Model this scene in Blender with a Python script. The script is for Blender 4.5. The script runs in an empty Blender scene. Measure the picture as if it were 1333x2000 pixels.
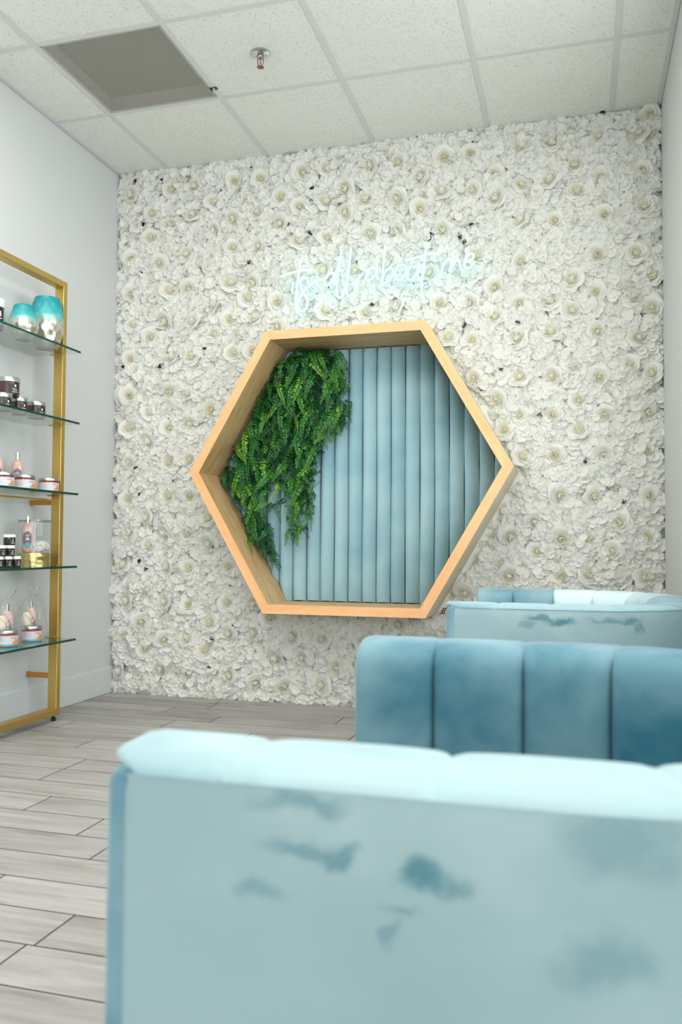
import bpy, bmesh, math, random
from mathutils import Vector, Matrix
import numpy as np

random.seed(7)
rnd = random.Random(11)
C = bpy.context.scene.collection
scene = bpy.context.scene
PI = math.pi

# ------------------------------------------------------------------ camera
FPX, YAW, PITCH, ROLL = 1632.2, 0.2759, 0.0381, 0.0059
CAM = Vector((2.5934, -4.2863, 0.8604))
H = 3.022                      # ceiling height
cy, sy, cp, sp = math.cos(YAW), math.sin(YAW), math.cos(PITCH), math.sin(PITCH)
FWD = Vector((-sy * cp, cy * cp, sp))
r0 = Vector((cy, sy, 0))
u0 = r0.cross(FWD)
RGT = r0 * math.cos(ROLL) + u0 * math.sin(ROLL)
UPV = -r0 * math.sin(ROLL) + u0 * math.cos(ROLL)
cd = bpy.data.cameras.new('camera')
co = bpy.data.objects.new('camera', cd)
C.objects.link(co)
cd.sensor_fit = 'HORIZONTAL'
cd.sensor_width = 36
cd.lens = FPX / 1333 * 36
cd.clip_start = 0.02
co.matrix_world = Matrix(((RGT.x, UPV.x, -FWD.x, CAM.x), (RGT.y, UPV.y, -FWD.y, CAM.y), (RGT.z, UPV.z, -FWD.z, CAM.z), (0, 0, 0, 1)))
cd.dof.use_dof = True
cd.dof.focus_distance = 4.1
cd.dof.aperture_fstop = 7.0
scene.camera = co

# ------------------------------------------------------------------ world, lights, exposure
w = bpy.data.worlds.new('world')
scene.world = w
w.use_nodes = True
bg = w.node_tree.nodes['Background']
bg.inputs[0].default_value = (0.86, 0.94, 1.0, 1)
bg.inputs[1].default_value = 1.0
scene.view_settings.view_transform = 'Standard'
scene.view_settings.look = 'None'
scene.view_settings.exposure = 0.10
scene.view_settings.gamma = 1.0
scene.view_settings.use_curve_mapping = False
scene.cycles.max_bounces = 10
scene.cycles.diffuse_bounces = 6
scene.cycles.transparent_max_bounces = 24
scene.cycles.caustics_reflective = False
scene.cycles.caustics_refractive = False
scene.cycles.sample_clamp_indirect = 8


def area(name, loc, rot, sx, sy_, power, col):
    l = bpy.data.lights.new(name, 'AREA')
    l.shape = 'RECTANGLE'
    l.size, l.size_y, l.energy, l.color = sx, sy_, power, col
    o = bpy.data.objects.new(name, l)
    C.objects.link(o)
    o.location = loc
    o.rotation_euler = rot
    return o


# storefront daylight behind the camera, a window bay on the right, unseen ceiling troffers overhead to even the light
area('storefront_daylight', (4.0, -9.3, 1.5), (PI / 2, 0, 0), 7.0, 2.7, 230, (0.93, 0.97, 1.0))
area('side_window_daylight', (3.30, -2.25, 1.75), (PI / 2, 0, PI / 2), 2.7, 1.75, 48, (0.96, 0.98, 1.0))
for lx in (0.632, 1.852):
    for ly, pw in ((-2.35, 27), (-3.57, 8)):
        area('ceiling_troffer_light', (lx, ly, H - 0.012), (0, 0, 0), 0.56, 1.16, pw, (1.0, 0.97, 0.92))


# ------------------------------------------------------------------ mesh helpers
class MB:
    def __init__(s):
        s.v, s.f = [], []

    def add(s, verts, faces):
        n = len(s.v)
        s.v.extend([tuple(p) for p in verts])
        s.f.extend([tuple(i + n for i in f) for f in faces])
        return s

    def box(s, x0, x1, y0, y1, z0, z1):
        return s.add([(x0, y0, z0), (x1, y0, z0), (x1, y1, z0), (x0, y1, z0), (x0, y0, z1), (x1, y0, z1), (x1, y1, z1), (x0, y1, z1)],
                     [(0, 3, 2, 1), (4, 5, 6, 7), (0, 1, 5, 4), (1, 2, 6, 5), (2, 3, 7, 6), (3, 0, 4, 7)])

    def lathe(s, prof, n=32, cx=0, cy_=0, sx=1, sy_=1, caps=True):
        vs, fs = [], []
        m = len(prof)
        for i in range(n):
            a = 2 * PI * i / n
            for r, z in prof:
                vs.append((cx + r * math.cos(a) * sx, cy_ + r * math.sin(a) * sy_, z))
        for i in range(n):
            j = (i + 1) % n
            for k in range(m - 1):
                fs.append((i * m + k, j * m + k, j * m + k + 1, i * m + k + 1))
        if caps:
            if prof[0][0] > 1e-5:
                fs.append(tuple(i * m for i in reversed(range(n))))
            if prof[-1][0] > 1e-5:
                fs.append(tuple(i * m + m - 1 for i in range(n)))
        return s.add(vs, fs)

    def patch(s, prof, a0, a1, n=14, sx=1, sy_=1):
        """strip of a lathe surface between two angles"""
        vs, fs = [], []
        m = len(prof)
        for i in range(n + 1):
            a = a0 + (a1 - a0) * i / n
            for r, z in prof:
                vs.append((r * math.cos(a) * sx, r * math.sin(a) * sy_, z))
        for i in range(n):
            for k in range(m - 1):
                fs.append((i * m + k, (i + 1) * m + k, (i + 1) * m + k + 1, i * m + k + 1))
        return s.add(vs, fs)

    def tube(s, pts, r, n=8, caps=True):
        pts = [Vector(p) for p in pts]
        vs, fs = [], []
        prev = None
        for i, p in enumerate(pts):
            t = (pts[min(i + 1, len(pts) - 1)] - pts[max(i - 1, 0)]).normalized()
            if prev is None:
                a = Vector((0, 1, 0)) if abs(t.y) < 0.9 else Vector((1, 0, 0))
                nx = t.cross(a).normalized()
            else:
                nx = (prev - t * prev.dot(t)).normalized()
            prev = nx
            ny = t.cross(nx)
            rr = r[i] if isinstance(r, (list, tuple)) else r
            for k in range(n):
                a = 2 * PI * k / n
                vs.append(p + nx * (rr * math.cos(a)) + ny * (rr * math.sin(a)))
        for i in range(len(pts) - 1):
            for k in range(n):
                l = (k + 1) % n
                fs.append((i * n + k, i * n + l, (i + 1) * n + l, (i + 1) * n + k))
        if caps:
            fs.append(tuple(reversed(range(n))))
            fs.append(tuple((len(pts) - 1) * n + k for k in range(n)))
        return s.add(vs, fs)

    def grid(s, fn, nu, nv):
        vs = [fn(i / nu, j / nv) for i in range(nu + 1) for j in range(nv + 1)]
        fs = [(i * (nv + 1) + j, (i + 1) * (nv + 1) + j, (i + 1) * (nv + 1) + j + 1, i * (nv + 1) + j + 1) for i in range(nu) for j in range(nv)]
        return s.add(vs, fs)

    def mesh(s, name, mat, smooth=False):
        me = bpy.data.meshes.new(name)
        me.from_pydata(s.v, [], s.f)
        if smooth:
            me.polygons.foreach_set('use_smooth', [True] * len(me.polygons))
        if mat:
            me.materials.append(mat)
        me.update()
        return me


def fix_normals(me):
    bm = bmesh.new()
    bm.from_mesh(me)
    bmesh.ops.recalc_face_normals(bm, faces=bm.faces)
    bm.to_mesh(me)
    bm.free()


def link(name, data, parent=None, loc=(0, 0, 0), rot=(0, 0, 0), scale=(1, 1, 1)):
    o = bpy.data.objects.new(name, data)
    C.objects.link(o)
    o.location, o.rotation_euler, o.scale = loc, rot, scale
    if parent:
        o.parent = parent
    return o


def obj(name, mb, mat, parent=None, smooth=False, bevel=0, loc=(0, 0, 0), rot=(0, 0, 0), seg=2, sharp=40):
    me = mb.mesh(name, mat, smooth)
    fix_normals(me)
    if bevel:
        bm = bmesh.new()
        bm.from_mesh(me)
        bmesh.ops.bevel(bm, geom=[e for e in bm.edges if len(e.link_faces) == 2 and e.calc_face_angle(0) > 0.5], offset=bevel, segments=seg, profile=0.5, affect='EDGES')
        bm.to_mesh(me)
        bm.free()
    if smooth:
        me.set_sharp_from_angle(angle=math.radians(sharp))
    return link(name, me, parent, loc, rot)


def tag(o, label, cat=None, group=None, kind=None):
    o['label'] = label
    if cat:
        o['category'] = cat
    if group:
        o['group'] = group
    if kind:
        o['kind'] = kind
    return o


def thing(name, label, cat, loc=(0, 0, 0), rotz=0, group=None):
    o = link(name, None, None, loc, (0, 0, rotz))
    o.empty_display_size = 0.05
    return tag(o, label, cat, group)


def dup(root, loc, rotz, label, group=None):
    r = root.copy()
    C.objects.link(r)
    r.location, r.rotation_euler = loc, (0, 0, rotz)
    r['label'] = label
    if group:
        r['group'] = group
    for ch in list(root.children):
        c = ch.copy()
        C.objects.link(c)
        c.parent = r
        for g in list(ch.children):
            d = g.copy()
            C.objects.link(d)
            d.parent = c
    return r


# ------------------------------------------------------------------ material helpers
def srgb(r, g, b):
    f = lambda c: c / 12.92 if c <= 0.04045 else ((c + 0.055) / 1.055) ** 2.4
    return (f(r / 255), f(g / 255), f(b / 255), 1)


def mat(name, col, rough=0.5, metal=0.0, spec=0.5, **kw):
    m = bpy.data.materials.new(name)
    m.use_nodes = True
    b = m.node_tree.nodes['Principled BSDF']
    b.inputs['Base Color'].default_value = col
    b.inputs['Roughness'].default_value = rough
    b.inputs['Metallic'].default_value = metal
    b.inputs['Specular IOR Level'].default_value = spec
    for k, v in kw.items():
        b.inputs[k.replace('_', ' ')].default_value = v
    return m


class NT:
    def __init__(s, m):
        s.m, s.t = m, m.node_tree
        s.b = s.t.nodes.get('Principled BSDF')

    def n(s, typ, **kw):
        nd = s.t.nodes.new(typ)
        for k, v in kw.items():
            setattr(nd, k, v)
        return nd

    def l(s, a, b):
        s.t.links.new(a, b)

    def coords(s, scale=(1, 1, 1), which='Object'):
        tc = s.n('ShaderNodeTexCoord')
        mp = s.n('ShaderNodeMapping')
        mp.inputs['Scale'].default_value = scale
        s.l(tc.outputs[which], mp.inputs[0])
        return mp.outputs[0]

    def noise(s, vec, scale, detail=3, rough=0.5, dist=0.0):
        nd = s.n('ShaderNodeTexNoise')
        nd.inputs['Scale'].default_value = scale
        nd.inputs['Detail'].default_value = detail
        nd.inputs['Roughness'].default_value = rough
        nd.inputs['Distortion'].default_value = dist
        if vec is not None:
            s.l(vec, nd.inputs['Vector'])
        return nd.outputs['Fac']

    def ramp(s, fac, stops):
        nd = s.n('ShaderNodeValToRGB')
        e = nd.color_ramp.elements
        while len(e) > 1:
            e.remove(e[0])
        e[0].position, e[0].color = stops[0]
        for p, c in stops[1:]:
            q = e.new(p)
            q.color = c
        s.l(fac, nd.inputs[0])
        return nd.outputs[0]

    def mix(s, fac, a, b, mode='MIX'):
        nd = s.n('ShaderNodeMix', data_type='RGBA', blend_type=mode)
        for sock, v in ((nd.inputs[0], fac), (nd.inputs[6], a), (nd.inputs[7], b)):
            if isinstance(v, (tuple, list, float, int)):
                sock.default_value = v
            else:
                s.l(v, sock)
        return nd.outputs[2]

    def math(s, op, a, b=0.0):
        nd = s.n('ShaderNodeMath', operation=op)
        for sock, v in ((nd.inputs[0], a), (nd.inputs[1], b)):
            if isinstance(v, (float, int)):
                sock.default_value = v
            else:
                s.l(v, sock)
        return nd.outputs[0]

    def bump(s, fac, strength, dist=0.01):
        nd = s.n('ShaderNodeBump')
        nd.inputs['Strength'].default_value = strength
        nd.inputs['Distance'].default_value = dist
        s.l(fac, nd.inputs['Height'])
        s.l(nd.outputs[0], s.b.inputs['Normal'])


def g(v):
    return (v, v, v, 1)


# walls and ceiling
M = {}
m = M['wall'] = mat('painted_wall', srgb(205, 208, 207), 0.6, spec=0.3)
t = NT(m)
t.bump(t.noise(t.coords(), 180, 2), 0.04, 0.002)
M['baseboard'] = mat('painted_baseboard', srgb(208, 212, 212), 0.45, spec=0.35)
m = M['tile'] = mat('mineral_ceiling_tile', srgb(228, 227, 218), 0.9, spec=0.1)
t = NT(m)
vo = t.n('ShaderNodeTexVoronoi', feature='F1')
vo.inputs['Scale'].default_value = 135
vo.inputs['Randomness'].default_value = 1.0
co_ = t.coords((1, 1, 0.2))
nz = t.n('ShaderNodeTexNoise')
nz.inputs['Scale'].default_value = 60
t.l(co_, nz.inputs['Vector'])
vm = t.n('ShaderNodeVectorMath', operation='MULTIPLY_ADD')
t.l(nz.outputs['Color'], vm.inputs[0])
vm.inputs[1].default_value = (0.012, 0.012, 0)
t.l(co_, vm.inputs[2])
t.l(vm.outputs[0], vo.inputs['Vector'])
fleck = t.ramp(vo.outputs['Distance'], [(0.0, g(1)), (0.19, g(1)), (0.30, g(0))])
pick = t.ramp(t.noise(co_, 60, 2), [(0.44, g(0)), (0.52, g(1))])
msk = t.math('MULTIPLY', fleck, pick)
base = t.mix(t.noise(co_, 9, 3), srgb(232, 232, 226), srgb(226, 226, 219))
t.l(t.mix(t.math('MULTIPLY', msk, 0.62), base, srgb(150, 143, 128)), t.b.inputs['Base Color'])
t.bump(t.math('MULTIPLY', msk, -1.0), 0.5, 0.004)
M['tee'] = mat('ceiling_grid_metal', srgb(208, 211, 208), 0.5, spec=0.3)

# floor planks : grey wood-look porcelain
m = M['plank'] = mat('grey_wood_look_tile', srgb(165, 160, 154), 0.46, spec=0.35)
t = NT(m)
ob = t.n('ShaderNodeObjectInfo')
add = t.n('ShaderNodeVectorMath', operation='ADD')
sc_ = t.n('ShaderNodeVectorMath', operation='SCALE')
cmb = t.n('ShaderNodeCombineXYZ')
t.l(ob.outputs['Random'], cmb.inputs[0])
t.l(ob.outputs['Random'], cmb.inputs[1])
t.l(cmb.outputs[0], sc_.inputs[0])
sc_.inputs['Scale'].default_value = 37.0
tc = t.n('ShaderNodeTexCoord')
t.l(tc.outputs['Object'], add.inputs[0])
t.l(sc_.outputs[0], add.inputs[1])


def mapped(t, vec, scale):
    mp = t.n('ShaderNodeMapping')
    mp.inputs['Scale'].default_value = scale
    t.l(vec, mp.inputs[0])
    return mp.outputs[0]


v = add.outputs[0]
streak = t.noise(mapped(t, v, (1.6, 26, 1)), 1.6, 6, 0.62, 0.6)
broad = t.noise(mapped(t, v, (1.3, 7, 1)), 1.5, 3, 0.5, 0.8)
fine = t.noise(mapped(t, v, (6, 150, 1)), 2.0, 3, 0.6)
col = t.ramp(streak, [(0.24, srgb(124, 120, 113)), (0.42, srgb(154, 150, 144)), (0.6, srgb(169, 166, 162)), (0.8, srgb(180, 178, 175))])
col = t.mix(t.ramp(broad, [(0.30, g(0.6)), (0.5, g(0))]), col, srgb(112, 105, 96))
col = t.mix(t.math('MULTIPLY', fine, 0.35), col, srgb(170, 170, 170))
kn = t.n('ShaderNodeTexVoronoi')
kn.inputs['Scale'].default_value = 1.0
t.l(mapped(t, v, (2.2, 7.5, 1)), kn.inputs['Vector'])
col = t.mix(t.ramp(kn.outputs['Distance'], [(0.0, g(0.55)), (0.16, g(0))]), col, srgb(80, 74, 68))
tone = t.n('ShaderNodeMapRange')
t.l(ob.outputs['Random'], tone.inputs[0])
tone.inputs['To Min'].default_value = 0.86
tone.inputs['To Max'].default_value = 1.08
hs = t.n('ShaderNodeHueSaturation')
t.l(col, hs.inputs['Color'])
t.l(tone.outputs[0], hs.inputs['Value'])
t.l(hs.outputs[0], t.b.inputs['Base Color'])
t.bump(streak, 0.08, 0.004)
M['grout'] = mat('brown_grout', srgb(72, 60, 52), 0.9, spec=0.1)

# gold, glass
m = M['gold'] = mat('brushed_gold_metal', srgb(214, 182, 108), 0.4, 1.0)
t = NT(m)
t.l(t.mix(t.noise(t.coords((3, 3, 60)), 6, 3), srgb(220, 188, 114), srgb(206, 172, 96)), t.b.inputs['Base Color'])
M['bracket'] = mat('bronze_gold_bracket', srgb(206, 146, 72), 0.42, 0.9)
M['black'] = mat('black_plastic', srgb(22, 22, 22), 0.4)
M['chrome'] = mat('polished_chrome', srgb(215, 215, 215), 0.12, 1.0)
M['silver'] = mat('brushed_aluminium', srgb(190, 190, 188), 0.32, 1.0)


def clear(name, tint, gloss=0.05, ior=1.5, white=0.0):
    m = bpy.data.materials.new(name)
    m.use_nodes = True
    nt = m.node_tree
    nt.nodes.clear()
    out = nt.nodes.new('ShaderNodeOutputMaterial')
    tr = nt.nodes.new('ShaderNodeBsdfTransparent')
    tr.inputs[0].default_value = tint
    gl = nt.nodes.new('ShaderNodeBsdfGlossy')
    gl.inputs['Roughness'].default_value = gloss
    ge = nt.nodes.new('ShaderNodeNewGeometry')
    dt = nt.nodes.new('ShaderNodeVectorMath')
    dt.operation = 'DOT_PRODUCT'
    nt.links.new(ge.outputs['Incoming'], dt.inputs[0])
    nt.links.new(ge.outputs['Normal'], dt.inputs[1])

    def mth(op, a, b):
        q = nt.nodes.new('ShaderNodeMath')
        q.operation = op
        for sk, v in ((q.inputs[0], a), (q.inputs[1], b)):
            if isinstance(v, (int, float)):
                sk.default_value = v
            else:
                nt.links.new(v, sk)
        return q
    f0 = ((ior - 1) / (ior + 1)) ** 2
    ab = mth('ABSOLUTE', dt.outputs['Value'], 0)
    inv = mth('SUBTRACT', 1.0, ab.outputs[0])
    pw = mth('POWER', inv.outputs[0], 5.0)
    ml = mth('MULTIPLY', pw.outputs[0], 1 - f0)
    fr = mth('ADD', ml.outputs[0], f0)
    mx = nt.nodes.new('ShaderNodeMixShader')
    nt.links.new(fr.outputs[0], mx.inputs[0])
    nt.links.new(tr.outputs[0], mx.inputs[1])
    nt.links.new(gl.outputs[0], mx.inputs[2])
    last = mx.outputs[0]
    if white:
        df = nt.nodes.new('ShaderNodeBsdfDiffuse')
        df.inputs[0].default_value = (0.9, 0.92, 0.93, 1)
        m2 = nt.nodes.new('ShaderNodeMixShader')
        m2.inputs[0].default_value = white
        nt.links.new(last, m2.inputs[1])
        nt.links.new(df.outputs[0], m2.inputs[2])
        last = m2.outputs[0]
    nt.links.new(last, out.inputs[0])
    return m


M['glass'] = clear('shelf_glass', (0.93, 0.975, 0.96, 1), 0.03)
M['clear_glass'] = clear('clear_glass', (0.96, 0.97, 0.97, 1), 0.02)
M['film'] = clear('cellophane_film', (0.97, 0.97, 0.97, 1), 0.12, 1.45, 0.05)
M['glass_edge'] = mat('green_glass_edge', srgb(4, 66, 50), 0.25, spec=0.3)

# maple
def maple(name, c1, c2, c3, flecks):
    m = mat(name, c1, 0.42, spec=0.35)
    t = NT(m)
    ob = t.n('ShaderNodeObjectInfo')
    cm = t.n('ShaderNodeCombineXYZ')
    mu = t.math('MULTIPLY', ob.outputs['Random'], 23.0)
    t.l(mu, cm.inputs[0])
    t.l(mu, cm.inputs[2])
    tc = t.n('ShaderNodeTexCoord')
    ad = t.n('ShaderNodeVectorMath', operation='ADD')
    t.l(tc.outputs['Object'], ad.inputs[0])
    t.l(cm.outputs[0], ad.inputs[1])
    gr = t.noise(mapped(t, ad.outputs[0], (1.6, 9, 12)), 2.2, 5, 0.55, 1.2)
    col = t.ramp(gr, [(0.3, c2), (0.5, c1), (0.72, c3)])
    fl = t.noise(mapped(t, ad.outputs[0], (5, 38, 50)), 1.6, 2, 0.5, 0.3)
    col = t.mix(t.ramp(fl, [(0.62, g(0)), (0.72, g(flecks))]), col, tuple(x * 0.45 for x in c2[:3]) + (1,))
    t.l(col, t.b.inputs['Base Color'])
    return m


M['maple'] = maple('maple_veneer', srgb(198, 166, 118), srgb(178, 144, 96), srgb(208, 178, 132), 0.45)
M['maple_edge'] = maple('maple_edge_banding', srgb(235, 179, 126), srgb(230, 171, 117), srgb(239, 187, 137), 0.12)

# velvet
def velvet(name, dark, light, patches=None, sheen=0.38, scale=5.0, lo=0.38, hi=0.6, nz=0.3):
    m = mat(name, light, 0.85, spec=0.15)
    t = NT(m)
    t.b.inputs['Sheen Weight'].default_value = sheen
    t.b.inputs['Sheen Roughness'].default_value = 0.35
    t.b.inputs['Sheen Tint'].default_value = (0.92, 0.98, 1.0, 1)
    tc = t.n('ShaderNodeTexCoord')
    n1 = t.noise(mapped(t, tc.outputs['Object'], (1, 1, 1.2)), scale, 4, 0.5, 0.15)
    fac = t.ramp(n1, [(lo, g(0)), (hi, g(1))])
    at = t.n('ShaderNodeAttribute', attribute_type='OBJECT', attribute_name='nap_and_sun')
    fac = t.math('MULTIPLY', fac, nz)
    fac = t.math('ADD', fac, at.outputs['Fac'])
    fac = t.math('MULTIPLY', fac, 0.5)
    col = t.ramp(fac, [(0.0, dark), (0.5, light), (1.0, srgb(222, 240, 236))])  # last stop paints sunlight into the far booth's channels
    if patches:
        acc = None
        dn = t.n('ShaderNodeTexNoise')
        dn.inputs['Scale'].default_value = 26
        dn.inputs['Detail'].default_value = 5
        t.l(tc.outputs['Object'], dn.inputs['Vector'])
        wv = t.n('ShaderNodeVectorMath', operation='MULTIPLY_ADD')
        t.l(dn.outputs['Color'], wv.inputs[0])
        wv.inputs[1].default_value = (0.075, 0.0, 0.045)
        t.l(tc.outputs['Object'], wv.inputs[2])
        for (px, py, pz, rx, rz, st) in patches:
            mp = t.n('ShaderNodeMapping', vector_type='POINT')
            mp.inputs['Scale'].default_value = (1 / rx, 0.0, 1 / rz)
            mp.inputs['Location'].default_value = (-(px + 0.0375) / rx, 0, -(pz + 0.0225) / rz)
            t.l(wv.outputs[0], mp.inputs[0])
            ln = t.n('ShaderNodeVectorMath', operation='LENGTH')
            t.l(mp.outputs[0], ln.inputs[0])
            q = t.ramp(ln.outputs['Value'], [(0.35, g(st)), (1.0, g(0))])
            acc = q if acc is None else t.math('MAXIMUM', acc, q)
        col = t.mix(acc, col, dark)
    t.l(col, t.b.inputs['Base Color'])
    t.bump(t.noise(tc.outputs['Object'], 900, 1), 0.05, 0.001)
    return m


VD, VL = srgb(54, 108, 126), srgb(158, 186, 190)
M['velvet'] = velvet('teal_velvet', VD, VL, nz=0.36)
M['velvet_near'] = velvet('teal_velvet_brushed_near', sheen=0.2, nz=0.25, dark=srgb(84, 130, 140), light=srgb(150, 174, 175), patches=
                          [(2.381, 0, .655, .045, .012, .55), (2.384, 0, .619, .05, .010, .6), (2.415, 0, .620, .022, .012, .75), (2.487, 0, .609, .034, .014, .95),
                           (2.458, 0, .563, .010, .014, .5), (2.462, 0, .583, .020, .007, .5), (2.355, 0, .585, .03, .012, .45), (2.61, 0, .565, .05, .03, .45), (2.62, 0, .645, .05, .03, .4)], lo=0.3, hi=0.7)
M['velvet_far'] = velvet('teal_velvet_brushed_far', sheen=0.3, nz=0.25, dark=srgb(80, 128, 140), light=srgb(148, 174, 179), patches=
                         [(2.492, 0, .638, .07, .014, .8), (2.545, 0, .632, .055, .018, .95), (2.70, 0, .640, .09, .010, .6), (2.742, 0, .636, .04, .014, .8), (2.765, 0, .617, .02, .02, .6), (2.447, 0, .621, .04, .014, .5)], lo=0.3, hi=0.7)
M['tube_velvet'] = velvet('blue_velvet_tubes', srgb(74, 136, 156), srgb(164, 196, 201), sheen=0.45, scale=2.5)

# the pile of the tubes is brushed to one side, so its shading normal leans that way
t = NT(M['tube_velvet'])
for l_ in list(t.b.inputs['Normal'].links):
    t.t.links.remove(l_)
ge = t.n('ShaderNodeNewGeometry')
va = t.n('ShaderNodeVectorMath', operation='ADD')
t.l(ge.outputs['Normal'], va.inputs[0])
va.inputs[1].default_value = (0.75, 0.0, 0.0)
vn = t.n('ShaderNodeVectorMath', operation='NORMALIZE')
t.l(va.outputs[0], vn.inputs[0])
t.l(vn.outputs[0], t.b.inputs['Normal'])

# flowers
def petal_mat(name, white, cream):
    m = bpy.data.materials.new(name)
    m.use_nodes = True
    t = NT(m)
    at = t.n('ShaderNodeAttribute', attribute_name='tint')
    col = t.mix(at.outputs['Fac'], white, cream)
    t.l(col, t.b.inputs['Base Color'])
    t.b.inputs['Roughness'].default_value = 0.7
    t.b.inputs['Specular IOR Level'].default_value = 0.15
    tr = t.n('ShaderNodeBsdfTranslucent')
    t.l(col, tr.inputs[0])
    mx = t.n('ShaderNodeMixShader')
    mx.inputs[0].default_value = 0.5
    t.l(t.b.outputs[0], mx.inputs[1])
    t.l(tr.outputs[0], mx.inputs[2])
    t.l(mx.outputs[0], t.t.nodes['Material Output'].inputs[0])
    return m


M['petal'] = petal_mat('silk_petal', srgb(251, 251, 247), srgb(249, 240, 196))
M['backing'] = mat('flower_panel_mesh', srgb(228, 230, 222), 0.9, spec=0.1)

# fern
m = M['fern'] = mat('fern_leaf', srgb(70, 130, 45), 0.42, spec=0.4)
t = NT(m)
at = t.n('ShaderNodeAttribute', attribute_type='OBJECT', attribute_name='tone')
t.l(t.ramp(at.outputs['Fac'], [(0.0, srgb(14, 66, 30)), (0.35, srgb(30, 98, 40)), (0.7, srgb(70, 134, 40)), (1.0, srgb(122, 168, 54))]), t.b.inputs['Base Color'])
t.b.inputs['Subsurface Weight'].default_value = 0.0

# neon
m = M['neon'] = bpy.data.materials.new('lit_neon_tube')
m.use_nodes = True
t = NT(m)
t.b.inputs['Base Color'].default_value = (0.9, 1, 1, 1)
t.b.inputs['Emission Color'].default_value = (0.72, 0.96, 1.0, 1)
t.b.inputs['Emission Strength'].default_value = 2.5
M['acrylic'] = clear('clear_acrylic', (0.85, 0.93, 0.95, 1), 0.1)
M['fringe_sleeve'] = clear('tinted_fringe_sleeve', (0.62, 0.90, 0.93, 1), 0.2, 1.2)  # added sleeve, its tint paints a cyan lens fringe round lit tubes
M['neon_dim'] = mat('clear_tube_support', srgb(214, 232, 236), 0.3)

# ------------------------------------------------------------------ the room
YB, W = 0.06, 3.0
YE, XE = -9.6, 7.0


def struct(name, mb, m, label, parent=None, **kw):
    o = obj(name, mb, m, parent, **kw)
    return tag(o, label, None, None, 'structure')


struct('wall_back', MB().box(-0.12, W + 0.12, YB, YB + 0.12, 0, H + 0.4), M['wall'], 'plain painted back wall behind the white flowers')
struct('wall_left', MB().box(-0.12, 0, YE, YB, 0, H + 0.4), M['wall'], 'white painted left wall behind the gold shelf')
struct('window_1', MB().box(W + .03, W + .09, -3.62, -3.56, .86, 2.64).box(W + .03, W + .09, -.92, -.86, .86, 2.64).box(W + .03, W + .09, -3.56, -.92, .86, .91).box(W + .03, W + .09, -3.56, -.92, 2.59, 2.64).box(W + .03, W + .09, -2.27, -2.21, .91, 2.59),
       mat('white_window_frame', srgb(235, 236, 234), 0.4), 'white framed window in the right wall above the booths')
struct('wall_right', MB().box(W, W + 0.12, -.86, YB, 0, H + 0.4).box(W, W + 0.12, -3.95, -3.62, 0, H + 0.4).box(W, W + 0.12, -3.62, -.86, 0, .86).box(W, W + 0.12, -3.62, -.86, 2.64, H + 0.4), M['wall'], 'white painted right wall beside the booths')
struct('baseboard_left', MB().box(0, 0.012, YE, YB, 0.0, 0.15), M['baseboard'], 'tall white baseboard along the left wall', bevel=0.004)

# floor
PITCHY, PLEN = 0.1535, 0.912
fl = struct('floor', MB().box(-0.12, XE, YE, YB + 0.1, -0.06, -0.0006), M['grout'], 'grey wood-look tile floor laid in a running bond')
known = {0: .732, 1: .562, 2: .886, 3: .712, 4: .258, 5: .704, 6: .560, 8: .712, 11: .875, 12: 1.170, 15: 1.165, 17: 1.455}
gap = 0.0046
pm = {}
for k in range(-1, 28):
    y1 = -0.105 - PITCHY * k
    y0 = y1 - PITCHY
    off = known.get(k, [0.25, 0.56, 0.87, 0.40, 0.71][k % 5])
    x = off - PLEN * math.ceil(off / PLEN)
    while x < W:
        a, b = max(x, 0.0), min(x + PLEN, W)
        if b - a > 0.02:
            key = round(b - a, 3), k == -1
            if key not in pm:
                L = b - a
                mb = MB().box(gap / 2, L - gap / 2, -PITCHY + gap / 2, -gap / 2 + (0.15 if k == -1 else 0), -0.02, 0.0)
                me = mb.mesh('plank', M['plank'])
                bm = bmesh.new()
                bm.from_mesh(me)
                bmesh.ops.bevel(bm, geom=[e for e in bm.edges if all(vv.co.z > -0.001 for vv in e.verts)], offset=0.0008, segments=1, affect='EDGES')
                bm.to_mesh(me)
                bm.free()
                pm[key] = me
            link('plank', pm[key], fl, (a, y1, 0))
        x += PLEN
# the same tiling beyond what the camera sees
rest = MB()
rest.box(W, XE, YE, -3.95, -0.02, 0)
rest.box(0, W, YE, -0.105 - PITCHY * 28 - gap, -0.02, 0)
o = obj('outer_paving', rest, M['plank'], fl)

# ceiling
S, GX, GY = 0.61, 0.327, -0.617
ce = struct('ceiling', MB().box(-0.12, XE, YE, YB + 0.1, H + 0.36, H + 0.42), M['wall'], 'suspended white tile ceiling on a grey metal grid')
xs = [0.0] + [GX + S * i for i in range(5)] + [W]
ys = [YB] + [GY - S * i for i in range(15)]
tm = {}
for i in range(len(xs) - 1):
    for j in range(len(ys) - 1):
        if i == 1 and j == 1:
            continue
        wx, wy = xs[i + 1] - xs[i], ys[j] - ys[j + 1]
        key = (round(wx, 3), round(wy, 3))
        if key not in tm:
            tm[key] = MB().box(0.002, wx - 0.002, -wy + 0.002, -0.002, 0.0015, 0.016).mesh('ceiling_tile', M['tile'])
        dz = rnd.uniform(0, 0.0008)
        link('ceiling_tile', tm[key], ce, (xs[i], ys[j], H + dz))
TW = 0.0125
for x in xs[1:-1]:
    obj('main_tee', MB().box(x - TW, x + TW, YE, YB, H - 0.001, H + 0.0012).box(x - 0.001, x + 0.001, YE, YB, H + 0.0012, H + 0.03), M['tee'], ce)
for i in range(len(xs) - 1):
    for y in ys[1:]:
        a, b = xs[i] + (TW if i else 0.02), xs[i + 1] - (TW if i < len(xs) - 2 else 0.02)
        obj('cross_tee', MB().box(a, b, y - TW, y + TW, H - 0.0004, H + 0.0012), M['tee'], ce)
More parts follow.
